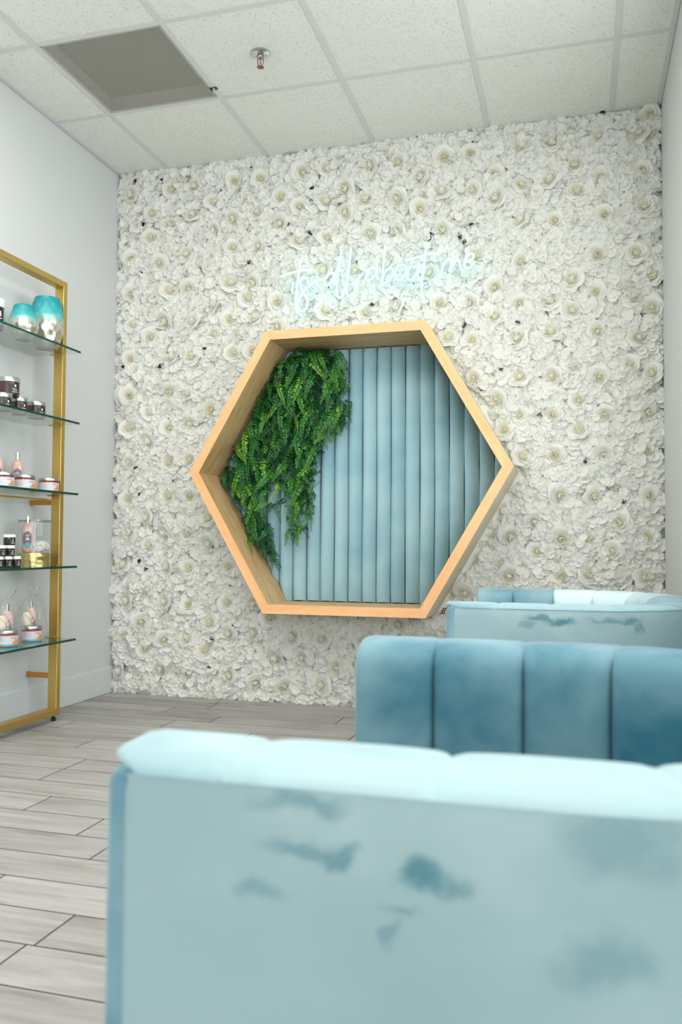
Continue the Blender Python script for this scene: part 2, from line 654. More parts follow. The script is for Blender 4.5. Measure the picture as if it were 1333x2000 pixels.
struct('trim_1', MB().box(0, 0.022, YE, YB, H - 0.0012, H + 0.001).box(0, 0.0015, YE, YB, H - 0.0012, H + 0.02), M['tee'], 'grey metal wall angle where ceiling meets left wall')
struct('trim_2', MB().box(W - 0.022, W, YE, YB, H - 0.0012, H + 0.001).box(W - 0.0015, W, YE, YB, H - 0.0012, H + 0.02), M['tee'], 'grey metal wall angle where ceiling meets right wall')
struct('ceiling_outer', MB().box(W + 0.12, XE, YE, -3.0, H, H + 0.05), M['tile'], 'ceiling over the open room to the right')

# return air vent in the ceiling grid
m = M['perf'] = bpy.data.materials.new('perforated_steel')
m.use_nodes = True
t = NT(m)
t.b.inputs['Base Color'].default_value = srgb(192, 189, 178)
t.b.inputs['Roughness'].default_value = 0.6
mp = t.coords((1, 1, 0))
PH = 0.0056
vs_ = t.n('ShaderNodeVectorMath', operation='SCALE')
vs_.inputs['Scale'].default_value = 1 / PH
rt = t.n('ShaderNodeVectorRotate', rotation_type='Z_AXIS')
rt.inputs['Angle'].default_value = PI / 4
t.l(mp, rt.inputs['Vector'])
t.l(rt.outputs[0], vs_.inputs[0])
fr = t.n('ShaderNodeVectorMath', operation='FRACTION')
t.l(vs_.outputs[0], fr.inputs[0])
sb = t.n('ShaderNodeVectorMath', operation='SUBTRACT')
t.l(fr.outputs[0], sb.inputs[0])
sb.inputs[1].default_value = (0.5, 0.5, 0)
ln = t.n('ShaderNodeVectorMath', operation='LENGTH')
t.l(sb.outputs[0], ln.inputs[0])
hole = t.math('LESS_THAN', ln.outputs['Value'], 0.42)
tb = t.n('ShaderNodeBsdfTransparent')
mx = t.n('ShaderNodeMixShader')
t.l(hole, mx.inputs[0])
t.l(t.b.outputs[0], mx.inputs[1])
t.l(tb.outputs[0], mx.inputs[2])
t.l(mx.outputs[0], t.t.nodes['Material Output'].inputs[0])
vx, vy = GX, GY
vent = thing('return_vent', 'square perforated grey return air vent set in the ceiling grid', 'vent', (vx + S / 2, vy - S / 2, H))
h = S / 2 - TW
obj('perforated_face', MB().box(-h, h, -h, h, 0.0005, 0.0012), M['perf'], vent)
fm = MB()
fm.box(-h - 0.004, -h + 0.012, -h, h, 0.0014, 0.004).box(h - 0.012, h + 0.004, -h, h, 0.0014, 0.004).box(-h, h, -h - 0.004, -h + 0.012, 0.0014, 0.004).box(-h, h, h - 0.012, h + 0.004, 0.0014, 0.004)
obj('vent_frame', fm, M['tee'], vent)
duct = MB()
hd = h - 0.002
for a, b in (((-hd, -hd), (hd, -hd)), ((hd, -hd), (hd, hd)), ((hd, hd), (-hd, hd)), ((-hd, hd), (-hd, -hd))):
    duct.add([(a[0], a[1], 0.004), (b[0], b[1], 0.004), (b[0], b[1], 0.075), (a[0], a[1], 0.075)], [(0, 1, 2, 3)])
obj('duct_collar', duct, mat('galvanised_duct', srgb(190, 188, 178), 0.5), vent)
obj('duct_top', MB().box(-hd, hd, -hd, hd, 0.075, 0.08), mat('dark_duct', srgb(58, 55, 50), 0.8), vent)

# small metal clip beside the vent
cl = thing('grid_clip', 'small dark metal clip on the ceiling grid at the vent corner', 'clip', (0.939, -0.708, H - 0.001))
obj('plate', MB().box(-0.018, 0.018, -0.010, 0.010, -0.004, 0), mat('dark_steel', srgb(88, 88, 82), 0.4, 0.8), cl, bevel=0.001)
obj('screw', MB().lathe([(0.0, -0.0075), (0.004, -0.007), (0.0055, -0.004)], 12), M['chrome'], cl, smooth=True)
obj('tongue', MB().box(-0.016, -0.012, -0.016, 0.012, -0.008, -0.004), bpy.data.materials['dark_steel'], cl)

# sprinkler head
sprk = thing('sprinkler_head', 'metal fire sprinkler head hanging from a ceiling tile', 'sprinkler', (1.257, -0.914, H))
brass = mat('aged_bronze', srgb(150, 122, 102), 0.35, 1.0)
obj('escutcheon', MB().lathe([(0.0, -0.0005), (0.040, -0.0005), (0.041, -0.003), (0.034, -0.008), (0.026, -0.008), (0.025, -0.003), (0.012, -0.002)], 40, caps=False), M['chrome'], sprk, smooth=True)
obj('body', MB().lathe([(0.0, 0.0), (0.014, -0.002), (0.014, -0.016), (0.016, -0.017), (0.016, -0.026), (0.012, -0.028), (0.006, -0.030), (0, -0.030)], 8), M['silver'], sprk)
for sx in (-1, 1):
    obj('frame_arm', MB().tube([(sx * 0.012, 0, -0.026), (sx * 0.014, 0, -0.036), (sx * 0.012, 0, -0.050), (sx * 0.004, 0, -0.060)], 0.0022, 8), brass, sprk, smooth=True)
obj('glass_bulb', MB().lathe([(0, -0.030), (0.0022, -0.032), (0.0028, -0.044), (0.0018, -0.056), (0, -0.058)], 12), mat('red_bulb', srgb(170, 70, 60), 0.1), sprk, smooth=True)
df = MB().lathe([(0, -0.0605), (0.006, -0.060), (0.006, -0.064), (0, -0.0645)], 16)
for k in range(14):
    a = 2 * PI * k / 14
    c, s_ = math.cos(a), math.sin(a)
    q = [(0.004, -0.0022), (0.0155, -0.0026), (0.0155, 0.0026), (0.004, 0.0022)]
    top = [(x * c - y * s_, x * s_ + y * c, -0.0625) for x, y in q]
    df.add(top + [(x, y, -0.0638) for x, y, z in top], [(0, 1, 2, 3), (7, 6, 5, 4), (0, 4, 5, 1), (1, 5, 6, 2), (2, 6, 7, 3), (3, 7, 4, 0)])
obj('deflector', df, brass, sprk)

# ------------------------------------------------------------------ flower wall
HX, HZ, RO, RI, HY0, HY1 = 1.471, 1.228, 0.8345, 0.7812, -0.30, 0.055


def hexd(x, z):
    """hexagonal radius of a point about the box centre"""
    dx, dz = abs(x - HX), abs(z - HZ)
    return max(dz / 0.8660254, dx + dz / 1.7320508)


def unproj(px, py, y):
    d = FWD + RGT * ((px - 666.5) / FPX) - UPV * ((py - 1000) / FPX)
    tt = (y - CAM.y) / d.y
    return CAM + d * tt


class FMB:
    """mesh builder that also keeps a per-vertex tint"""
    def __init__(s):
        s.v, s.f, s.t = [], [], []

    def grid(s, fn, nu, nv, tint):
        n = len(s.v)
        for i in range(nu + 1):
            for j in range(nv + 1):
                s.v.append(fn(i / nu, j / nv))
                s.t.append(tint(j / nv))
        for i in range(nu):
            for j in range(nv):
                s.f.append((n + i * (nv + 1) + j, n + (i + 1) * (nv + 1) + j, n + (i + 1) * (nv + 1) + j + 1, n + i * (nv + 1) + j + 1))

    def mesh(s, name):
        me = bpy.data.meshes.new(name)
        me.from_pydata(s.v, [], s.f)
        me.polygons.foreach_set('use_smooth', [True] * len(me.polygons))
        a = me.attributes.new('tint', 'FLOAT', 'POINT')
        a.data.foreach_set('value', s.t)
        me.materials.append(M['petal'])
        return me


def rose_mesh(seed, scale=1.0, layers=None):
    r = random.Random(seed)
    fb = FMB()
    layers = layers or [(2, .006, .036, 120, -.006, .15), (3, .012, .036, 80, -.003, .40), (3, .018, .034, 76, .001, .45), (4, .025, .030, 62, .006, .2), (5, .035, .024, 52, .010, .05), (5, .042, .015, 52, .012, .0), (6, .047, .006, 46, .010, .0)]
    ph = r.uniform(0, 6.28)
    for li, (n, ro, ht, dphi, curl, tint) in enumerate(layers):
        ph += r.uniform(0.3, 0.9)
        for k in range(n):
            p0 = ph + 2 * PI * k / n + r.uniform(-0.12, 0.12)
            dp = math.radians(dphi) * r.uniform(0.9, 1.1)
            ro_, ht_ = ro * r.uniform(0.92, 1.1), ht * r.uniform(0.9, 1.08)
            cu = curl * r.uniform(0.6, 1.4)
            wv, wp = r.uniform(1.5, 3), r.uniform(0, 6.28)
            sk = r.uniform(-.0025, .0025)

            def fn(u, v, p0=p0, dp=dp, ro_=ro_, ht_=ht_, cu=cu, wv=wv, wp=wp, li=li, sk=sk):
                uu = 2 * u - 1
                edge = (1 - 0.45 * uu * uu)
                vv = v * edge
                rad = 0.003 + ro_ * (math.sin(min(vv * 1.25, 1.0) * PI / 2) ** 0.8) + uu * 0.0022
                z = ht_ * vv ** 1.15
                lip = max(0, vv - 0.66) / 0.34
                rad += cu * lip ** 1.6
                z -= abs(cu) * 0.7 * lip ** 2
                rip = 0.0018 * (li > 1) * v * v * math.sin(wv * uu * 2.2 + wp)
                z += rip + sk * uu * v
                rad += rip
                a = p0 + uu * dp * (0.55 + 0.45 * math.sin(min(1, v * 1.2) * PI / 2)) 
                return (rad * math.cos(a) * scale, rad * math.sin(a) * scale, z * scale)
            ti = tint
            fb.grid(fn, 6, 5, lambda v, ti=ti: ti * (1.15 - 0.75 * v))
    return fb.mesh('rose')


def floret(fb, r, cx, cy_, cz, tilt, az, rad, n=4):
    Rm = Matrix.Rotation(az, 3, 'Z') @ Matrix.Rotation(tilt, 3, 'X') @ Matrix.Rotation(r.uniform(0, 6.28), 3, 'Z')
    base = Vector((cx, cy_, cz))
    for k in range(n):
        a0 = 2 * PI * k / n + r.uniform(-.15, .15)
        rr = rad * r.uniform(0.85, 1.15)
        up = r.uniform(0.15, 0.75)
        tw = r.uniform(-.35, .35)

        def fn(u, v):
            uu = 2 * u - 1
            wd = rr * 0.70 * math.sin(PI * min(1, 0.12 + 0.80 * v)) ** 0.7
            x = rr * v
            y = uu * wd
            z = up * rr * v * v * 0.9 + 0.22 * rr * uu * uu * v + .5 * tw * y * v - 0.6 * rr * max(0, v - .6) + .07 * rr * v * v * math.sin(5 * uu + 3 * a0)
            p = Vector((x * math.cos(a0) - y * math.sin(a0), x * math.sin(a0) + y * math.cos(a0), z))
            return tuple(base + Rm @ p)
        fb.grid(fn, 3, 4, lambda v: max(0, 0.25 * (0.35 - v)))


def cluster_fb(seed, nf=13, spread=0.046):
    r = random.Random(seed)
    fb = FMB()
    for k in range(nf):
        q = math.sqrt((k + .5) / nf)
        a = k * 2.399 + r.uniform(-.3, .3)
        x, y = spread * q * math.cos(a), spread * q * math.sin(a)
        z = 0.030 - 0.016 * q * q + r.uniform(-.007, .007)
        floret(fb, r, x, y, z, r.uniform(0.1, 0.65) * (0.35 + q), a + PI / 2 + r.uniform(-.8, .8), r.uniform(.016, .027), r.choice((5, 5, 6)))
    return fb


fw = thing('flower_wall', 'wall panel packed with white silk roses and hydrangea around the hexagon', 'flower wall', (1.5, 0.045, 0))
BASE = Vector((1.5, 0.045, 0))
bk = MB()
# backing panel with a hexagonal opening, 8 mm thick
ang = [math.radians(60 * k) for k in range(6)]
ih = [(HX + 0.82 * math.cos(a), HZ + 0.82 * math.sin(a)) for a in ang]
oc = [(2.985, HZ), (2.985, H - 0.01), (0.012, H - 0.01), (0.012, HZ), (0.012, 0.004), (2.985, 0.004)]
vv_ = [(x - BASE.x, 0, z) for x, z in ih + oc] + [(x - BASE.x, 0.008, z) for x, z in ih + oc]
ff_ = []
for k in range(6):
    l_ = (k + 1) % 6
    ff_ += [(k, l_, 6 + l_, 6 + k), (12 + k, 18 + k, 18 + l_, 12 + l_), (6 + k, 6 + l_, 18 + l_, 18 + k), (k, 12 + k, 12 + l_, l_)]
bk.add(vv_, ff_)
obj('backing_panel', bk, M['backing'], fw)

Z1 = [(110, 325), (365, 295), (520, 265), (650, 375), (785, 235), (955, 220), (1225, 175), (240, 445), (355, 520), (510, 460), (235, 605), (650, 555), (930, 440), (1085, 335), (775, 480), (1085, 505), (770, 670), (940, 655), (1205, 630), (1205, 400), (110, 745), (470, 715), (105, 975), (355, 955), (485, 935), (755, 905), (905, 895), (650, 1045), (1065, 1025), (245, 1090), (120, 1175), (335, 1150), (510, 1155), (755, 1140), (930, 1130), (235, 1255), (650, 1235), (1065, 1190), (865, 1000)]
B1 = [(150, 210), (155, 490), (100, 550), (800, 560), (1090, 140), (1250, 495), (1250, 550), (660, 720), (800, 1225), (800, 1070), (660, 210)]
Z2 = [(25, 310), (185, 290), (475, 265), (655, 240), (955, 210), (1125, 180), (1290, 320), (310, 410), (805, 345), (440, 490), (175, 505), (650, 475), (310, 570), (795, 545), (940, 440), (1145, 425), (1295, 475), (190, 740), (475, 710), (650, 695), (945, 685), (175, 1215), (440, 1225), (645, 1195), (925, 1165), (1125, 1160), (1285, 1060), (1290, 1255)]
B2 = [(500, 370), (830, 735), (1100, 345), (305, 250), (820, 165), (990, 525)]
Z3 = [(85, 330), (310, 300), (685, 240), (1005, 225), (1085, 75), (495, 470), (300, 590), (70, 630), (700, 570), (1030, 510), (510, 680), (1040, 800), (725, 860), (335, 910), (65, 910), (670, 1175), (970, 1165), (65, 1230), (475, 1375), (1115, 1345), (660, 1465), (950, 1510)]
B3 = [(715, 370), (270, 410), (125, 720), (750, 750), (490, 915), (480, 1150), (100, 1435), (460, 200), (1070, 310)]
Z4 = [(95, 30), (260, 25), (520, 25), (680, 15), (790, 65), (1220, 50), (395, 100), (145, 205), (270, 215), (510, 210), (680, 180), (925, 170), (1140, 205), (285, 420), (520, 415), (695, 405), (935, 410), (1100, 345), (1215, 390), (405, 530), (825, 535), (520, 610), (690, 610), (970, 605), (1190, 595), (440, 690), (830, 690), (530, 830), (705, 820), (960, 815), (1190, 800), (730, 1030), (905, 1035), (1200, 1030), (595, 1165), (1045, 1170), (470, 1245), (1190, 1245), (885, 1260), (740, 1255), (610, 1325), (1010, 1320)]
B4 = [(225, 120), (390, 390), (570, 535), (670, 520), (830, 220), (810, 365), (990, 490), (1215, 470), (1065, 55), (580, 710), (680, 740), (985, 735), (1025, 990), (580, 985), (1220, 1120), (845, 1170), (765, 1175)]
Z5 = [(205, 50), (450, 30), (640, 35), (335, 140), (800, 115), (190, 295), (500, 280), (635, 275), (935, 250), (1075, 240), (470, 530), (180, 560), (610, 545), (325, 685), (775, 660), (170, 800), (460, 795), (625, 760), (325, 890), (180, 1045), (465, 1045), (620, 1025), (460, 1295), (620, 1290), (170, 1310), (1115, 15), (920, 20)]
B5 = [(505, 140), (795, 310), (330, 515), (965, 95), (785, 490), (330, 1095)]
Z6 = [(465, 110), (620, 110), (155, 125), (310, 260), (755, 270), (180, 365), (440, 365), (600, 375), (325, 465), (760, 450), (140, 610), (450, 620), (610, 625), (895, 615), (165, 865), (440, 870), (610, 900), (890, 880), (1085, 880), (1200, 990), (265, 1020), (765, 1025), (145, 1125), (430, 1150), (600, 1135), (905, 1105), (1090, 1100), (290, 1220), (725, 1230), (1250, 1275), (110, 1380), (410, 1360), (575, 1380), (910, 1410), (1095, 1460), (1300, 1490)]
B6 = [(590, 200), (295, 810), (585, 1290), (290, 1430), (740, 1440), (765, 820), (735, 655), (1180, 1500)]
Z7 = [(395, 230), (550, 240), (765, 250), (315, 340), (450, 335), (70, 425), (205, 470), (350, 485), (550, 480), (630, 390)]
B7 = [(260, 490), (490, 195), (655, 330)]
Z8 = [(540, 165), (400, 255), (690, 265), (845, 275), (1170, 255), (550, 345), (1000, 355), (690, 480), (840, 475), (1160, 490), (390, 475), (1010, 165)]
B8 = [(665, 380), (1190, 385), (1010, 520), (550, 520), (810, 175), (1205, 120), (230, 395), (350, 405)]
TR = [(220, 280, .3), (580, 240, .3), (1000, 200, .25), (820, 580, .375), (200, 620, .27), (200, 940, .27), (420, 1160, .375), (860, 960, .345)]
roses, buds = [], []


def hid(x, z):
    return x < 0.045 or x > 2.96 or z < 0.06 or z > 2.985 or hexd(x, z) < RO + 0.012


for lst, dst, md, yy in (((Z1, Z2, Z3, Z4, Z5, Z6, Z7, Z8), roses, 0.075, -0.012), ((B1, B2, B3, B4, B5, B6, B7, B8), buds, 0.035, -0.005)):
    for pts, (ox, oy, sc) in zip(lst, TR):
        for px, py in pts:
            p = unproj(ox + px * sc, oy + py * sc, yy)
            hd_ = hexd(p.x, p.z)
            if RO - .05 < hd_ < RO + .05:
                p = Vector((HX + (p.x - HX) * (RO + .052) / hd_, p.y, HZ + (p.z - HZ) * (RO + .052) / hd_))
            if hid(p.x, p.z) and not (p.z < 0.06 and 0.02 < p.z):
                continue
            if all((p.x - q[0]) ** 2 + (p.z - q[1]) ** 2 > md * md for q in roses) and all((p.x - q[0]) ** 2 + (p.z - q[1]) ** 2 > 0.03 ** 2 for q in buds):
                dst.append((p.x, p.z))
# the stretch of the panel that the booths hide
for _ in range(4000):
    x, z = rnd.uniform(0.06, 2.94), rnd.uniform(0.07, 2.95)
    far = 0.16
    if len(roses) < 298 and not hid(x, z) and hexd(x, z) > RO + 0.05 and all((x - q[0]) ** 2 + (z - q[1]) ** 2 > far * far for q in roses) and all((x - q[0]) ** 2 + (z - q[1]) ** 2 > 0.07 ** 2 for q in buds):
        roses.append((x, z))
rm = [rose_mesh(s) for s in (1, 2, 3, 4, 5, 6, 7)]
bm_ = [rose_mesh(20 + s, 1.0, [(2, .005, .038, 120, -.005, .35), (3, .010, .038, 85, -.003, .45), (3, .016, .036, 80, -.002, .3), (4, .021, .030, 65, .003, .1)]) for s in range(3)]
for x, z in roses:
    s_ = rnd.uniform(0.92, 1.16)
    R_ = Matrix.Rotation(PI / 2, 3, 'X') @ Matrix.Rotation(rnd.uniform(-.6, .6), 3, 'X') @ Matrix.Rotation(rnd.uniform(-.6, .6), 3, 'Y') @ Matrix.Rotation(rnd.uniform(0, 6.28), 3, 'Z')
    link('rose', rnd.choice(rm), fw, (x - BASE.x, -0.023 - rnd.uniform(0, .012), z), R_.to_euler(), (s_, s_, s_))
for x, z in buds[:298]:
    s_ = rnd.uniform(0.85, 1.05)
    R_ = Matrix.Rotation(PI / 2, 3, 'X') @ Matrix.Rotation(rnd.uniform(-.4, .4), 3, 'X') @ Matrix.Rotation(rnd.uniform(-.4, .4), 3, 'Y') @ Matrix.Rotation(rnd.uniform(0, 6.28), 3, 'Z')
    link('rosebud', rnd.choice(bm_), fw, (x - BASE.x, -0.016, z), R_.to_euler(), (s_, s_, s_))
# hydrangea clusters fill what is left
cfb = [cluster_fb(s) for s in range(100, 108)]
cms = [f.mesh('hydrangea') for f in cfb]
spots = []
row = 0
z = 0.025
while z < H - 0.012:
    x = 0.03 + (row % 2) * 0.028
    while x < 2.985:
        xx, zz = x + rnd.uniform(-.016, .016), z + rnd.uniform(-.014, .014)
        xx = min(max(xx, 0.022), 2.98)
        zz = min(max(zz, 0.022), H - 0.03)
        if hexd(xx, zz) > RO + 0.020 and all((xx - q[0]) ** 2 + (zz - q[1]) ** 2 > 0.041 ** 2 for q in roses):
            spots.append((xx, zz))
        x += 0.060
    z += 0.052
    row += 1
edge = [s_ for s_ in spots if s_[1] < 0.09 or s_[1] > H - 0.08]
rest_ = [s_ for s_ in spots if s_ not in edge]
rnd.shuffle(rest_)
single = (edge + rest_)[:300]
left = (edge + rest_)[300:]


def crot():
    return Matrix.Rotation(PI / 2, 3, 'X') @ Matrix.Rotation(rnd.uniform(-.35, .35), 3, 'X') @ Matrix.Rotation(rnd.uniform(-.35, .35), 3, 'Y') @ Matrix.Rotation(rnd.uniform(0, 6.28), 3, 'Z')


for x, z in single:
    s_ = rnd.uniform(0.85, 1.12) * (0.5 if hexd(x, z) < RO + .06 else 1)
    link('hydrangea', rnd.choice(cms), fw, (x - BASE.x, -0.001 - rnd.uniform(0, .010) + (.016 if hexd(x, z) < RO + .06 else 0), z), crot().to_euler(), (s_, s_, s_))
V, F_, T_, n = [], [], [], 0
arr = [(np.array(f.v), np.array(f.f), np.array(f.t)) for f in cfb]
for x, z in left:
    av, af, at_ = arr[rnd.randrange(len(arr))]
    R_ = np.array(crot()) * rnd.uniform(0.85, 1.12) * (0.5 if hexd(x, z) < RO + .06 else 1)
    V.append(av @ R_.T + np.array([x - BASE.x, -0.001 - rnd.uniform(0, .010) + (.016 if hexd(x, z) < RO + .06 else 0), z]))
    F_.append(af + n)
    T_.append(at_)
    n += len(av)
me = bpy.data.meshes.new('hydrangea_filler')
me.from_pydata(np.concatenate(V).tolist(), [], np.concatenate(F_).tolist())
me.polygons.foreach_set('use_smooth', [True] * len(me.polygons))
a = me.attributes.new('tint', 'FLOAT', 'POINT')
a.data.foreach_set('value', np.concatenate(T_))
me.materials.append(M['petal'])
hf = link('hydrangea_filler', me, fw)
hf['kind'] = 'stuff'
# small black bits set in gaps between the petals
bits = MB()
dark = [(145 * .3 + 220, 240 * .3 + 280), (325 * .3 + 220, 230 * .3 + 280), (190 * .3 + 220, 840 * .3 + 280), (200 * .3 + 220, 520 * .3 + 280), (885 * .3 + 220, 770 * .3 + 280), (1300 * .3 + 220, 290 * .3 + 280), (1295 * .3 + 220, 370 * .3 + 280), (1285 * .3 + 220, 580 * .3 + 280), (895 * .3 + 220, 165 * .3 + 280),
        (901, 461), (908, 469), (921, 437), (841, 455), (727, 592), (908, 634), (1013, 630), (980, 722), (1055, 810), (1145, 900), (1220, 978), (273, 965), (264, 912), (400, 678), (240, 716), (312, 715), (412, 1247), (408, 1303), (243, 1298), (418, 1070), (395, 1052), (455, 1222), (520, 1223), (270, 1095), (284, 1112), (940, 760), (1180, 216)]
for px, py in dark:
    p = unproj(px, py, -0.004) - BASE
    for q in range(2):
        a = rnd.uniform(0, PI)
        L, wd = rnd.uniform(.006, .013), rnd.uniform(.0022, .004)
        ca, sa = math.cos(a), math.sin(a)
        cx, cz = p.x + rnd.uniform(-.006, .006), p.z + rnd.uniform(-.006, .006)
        q4 = [(cx + i * L * ca - j * wd * sa, cz + i * L * sa + j * wd * ca) for i, j in ((-1, -1), (1, -.5), (1, .5), (-1, 1))]
        bits.add([(x, p.y - .002, z) for x, z in q4] + [(x, p.y + .02, z) for x, z in q4], [(0, 1, 2, 3), (7, 6, 5, 4), (0, 4, 5, 1), (1, 5, 6, 2), (2, 6, 7, 3), (3, 7, 4, 0)])
ob_ = obj('gap_bits', bits, M['black'], fw)
ob_['kind'] = 'stuff'
p = unproj(865, 1193, -0.01) - BASE
cn = MB()
for i in range(2):
    cn.tube([(p.x - .006 + .012 * i, p.y, p.z - .016), (p.x + .006 + .012 * i, p.y, p.z + .016)], .0022, 6)
for j in (-1, 0, 1):
    cn.tube([(p.x - .010 + .008 * j, p.y, p.z + .012 * j), (p.x + .012 + .008 * j, p.y, p.z + .012 * j)], .002, 6)
obj('panel_clip', cn, M['black'], fw)

# ------------------------------------------------------------------ hexagonal box
hx = thing('hexagonal_box', 'maple hexagonal box frame with blue velvet tube lining, mounted on the flowers', 'wall box', (HX, 0, HZ))
ap_o, ap_i = RO * 0.8660254, RI * 0.8660254
bd = MB()
ho, hi_ = RO / 2, RI / 2
yy0, yy1 = HY0 + 0.004, HY1
bd.add([(-hi_, yy0, ap_i), (hi_, yy0, ap_i), (ho, yy0, ap_o), (-ho, yy0, ap_o), (-hi_, yy1, ap_i), (hi_, yy1, ap_i), (ho, yy1, ap_o), (-ho, yy1, ap_o)],
       [(0, 1, 2, 3), (7, 6, 5, 4), (0, 4, 5, 1), (1, 5, 6, 2), (2, 6, 7, 3), (3, 7, 4, 0)])
eb = MB()
e0, e1 = HY0, HY0 + 0.004
eb.add([(-hi_, e0, ap_i), (hi_, e0, ap_i), (ho, e0, ap_o), (-ho, e0, ap_o), (-hi_, e1, ap_i), (hi_, e1, ap_i), (ho, e1, ap_o), (-ho, e1, ap_o)],
       [(0, 1, 2, 3), (7, 6, 5, 4), (0, 4, 5, 1), (1, 5, 6, 2), (2, 6, 7, 3), (3, 7, 4, 0)])
ov = MB()
ov.add([(-ho + .001, HY0 + .006, ap_o), (ho - .001, HY0 + .006, ap_o), (ho - .001, HY1, ap_o), (-ho + .001, HY1, ap_o), (-ho, HY0 + .006, ap_o + .0015), (ho, HY0 + .006, ap_o + .0015), (ho, HY1, ap_o + .0015), (-ho, HY1, ap_o + .0015)],
       [(0, 3, 2, 1), (4, 5, 6, 7), (0, 1, 5, 4), (1, 2, 6, 5), (2, 3, 7, 6), (3, 0, 4, 7)])
bme, eme = bd.mesh('board', M['maple']), eb.mesh('edge_band', M['maple_edge'])
ome = ov.mesh('outer_veneer', maple('pale_outer_veneer', srgb(222, 210, 182), srgb(210, 196, 164), srgb(228, 217, 192), 0.15))
for q in (bme, eme, ome):
    fix_normals(q)
for k in range(6):
    b = link('board', bme, hx, (0, 0, 0), (0, k * PI / 3, 0))
    link('edge_band', eme, b)
    link('outer_veneer', ome, b)
obj('back_panel', MB().add([(0.79 * math.cos(a), yq, 0.79 * math.sin(a)) for yq in (0.045, 0.055) for a in ang], [(0, 1, 2, 3, 4, 5), (11, 10, 9, 8, 7, 6)] + [(k, 6 + k, 6 + (k + 1) % 6, (k + 1) % 6) for k in range(6)]), mat('dark_backing_board', srgb(48, 84, 98), 0.9), hx)
PT = 0.077
for k in range(-11, 11):
    xa = 1.419 + PT * k
    xc = xa + PT / 2
    if abs(xc - HX) > 0.765:
        continue
    ax, ay = PT / 2 - 0.0010, 0.034
    rr = random.Random(500 + k)
    p1, p2, p3 = rr.uniform(0, 6), rr.uniform(0, 6), rr.uniform(0, 6)
    nth, nz_ = 24, 34

    def limits(x):
        dx = abs(x - HX)
        zz = min(ap_i - 0.001, (RI - 0.002 - dx) * 1.7320508)
        return max(zz, 0.004)

    mb = MB()
    vs, fs = [], []
    for i in range(nth):
        a = 2 * PI * i / nth
        for j in range(nz_ + 1):
            tj = j / nz_
            zt = -1 + 2 * tj
            wob = 1 + 0.03 * math.sin(5 * zt + p1) + 0.015 * math.sin(13 * zt + p2)
            endr = min(1.0, ((1 - abs(zt)) * limits(xc)) / 0.03)
            er = 0.80 + 0.20 * math.sqrt(max(0, 1 - (1 - endr) ** 2))
            x = xc + ax * math.cos(a) * min(1.0, (0.96 + 0.04 * wob) * (0.9 + 0.1 * er)) + 0.0012 * math.sin(4 * zt + p3)
            x = min(max(x, HX - RI + 0.006), HX + RI - 0.006)
            y = 0.012 + ay * math.sin(a) * wob * er
            lim = limits(x)
            if abs(xc - HX) < hi_ - 0.04:
                lim = min(lim, ap_i - 0.002 - 0.004 * math.sin(a) ** 2)
            vs.append((x - HX, y, zt * lim))
    nn = nz_ + 1
    for i in range(nth):
        j2 = (i + 1) % nth
        for j in range(nz_):
            fs.append((i * nn + j, j2 * nn + j, j2 * nn + j + 1, i * nn + j + 1))
    fs.append(tuple(i * nn for i in range(nth)))
    fs.append(tuple(i * nn + nz_ for i in reversed(range(nth))))
    mb.add(vs, fs)
    o = obj('velvet_tube', mb, M['tube_velvet'], hx, smooth=True, sharp=60)
    o['nap_and_sun'] = rr.uniform(0.45, 0.7)

# ------------------------------------------------------------------ fern
fern = thing('hanging_fern', 'lush green artificial fern cascading down the left of the hexagonal box', 'fern', (HX - 0.2, -0.01, HZ))
FB = Vector((HX - 0.2, -0.01, HZ))
outline = [(570, 700), (600, 688), (640, 684), (668, 690), (682, 715), (688, 760), (691, 800), (688, 850), (668, 868), (650, 868), (632, 895), (628, 935), (621, 958), (613, 980), (617, 1010), (606, 1040), (598, 1070), (587, 1090), (570, 1075), (562, 1040), (563, 1005), (560, 985), (548, 960), (531, 948), (533, 990), (526, 1030), (524, 1060), (528, 1095), (505, 1082), (478, 1050), (452, 1005), (434, 955), (440, 905), (464, 855), (492, 795), (526, 738), (548, 712)]
poly = []
for px, py in outline:
    p = unproj(px, py, -0.055)
    poly.append((p.x, p.z))


def inside(x, z):
    c = False
    for i in range(len(poly)):
        (x1, z1), (x2, z2) = poly[i], poly[i - 1]
        if (z1 > z) != (z2 > z) and x < (x2 - x1) * (z - z1) / (z2 - z1) + x1:
            c = not c
    return c


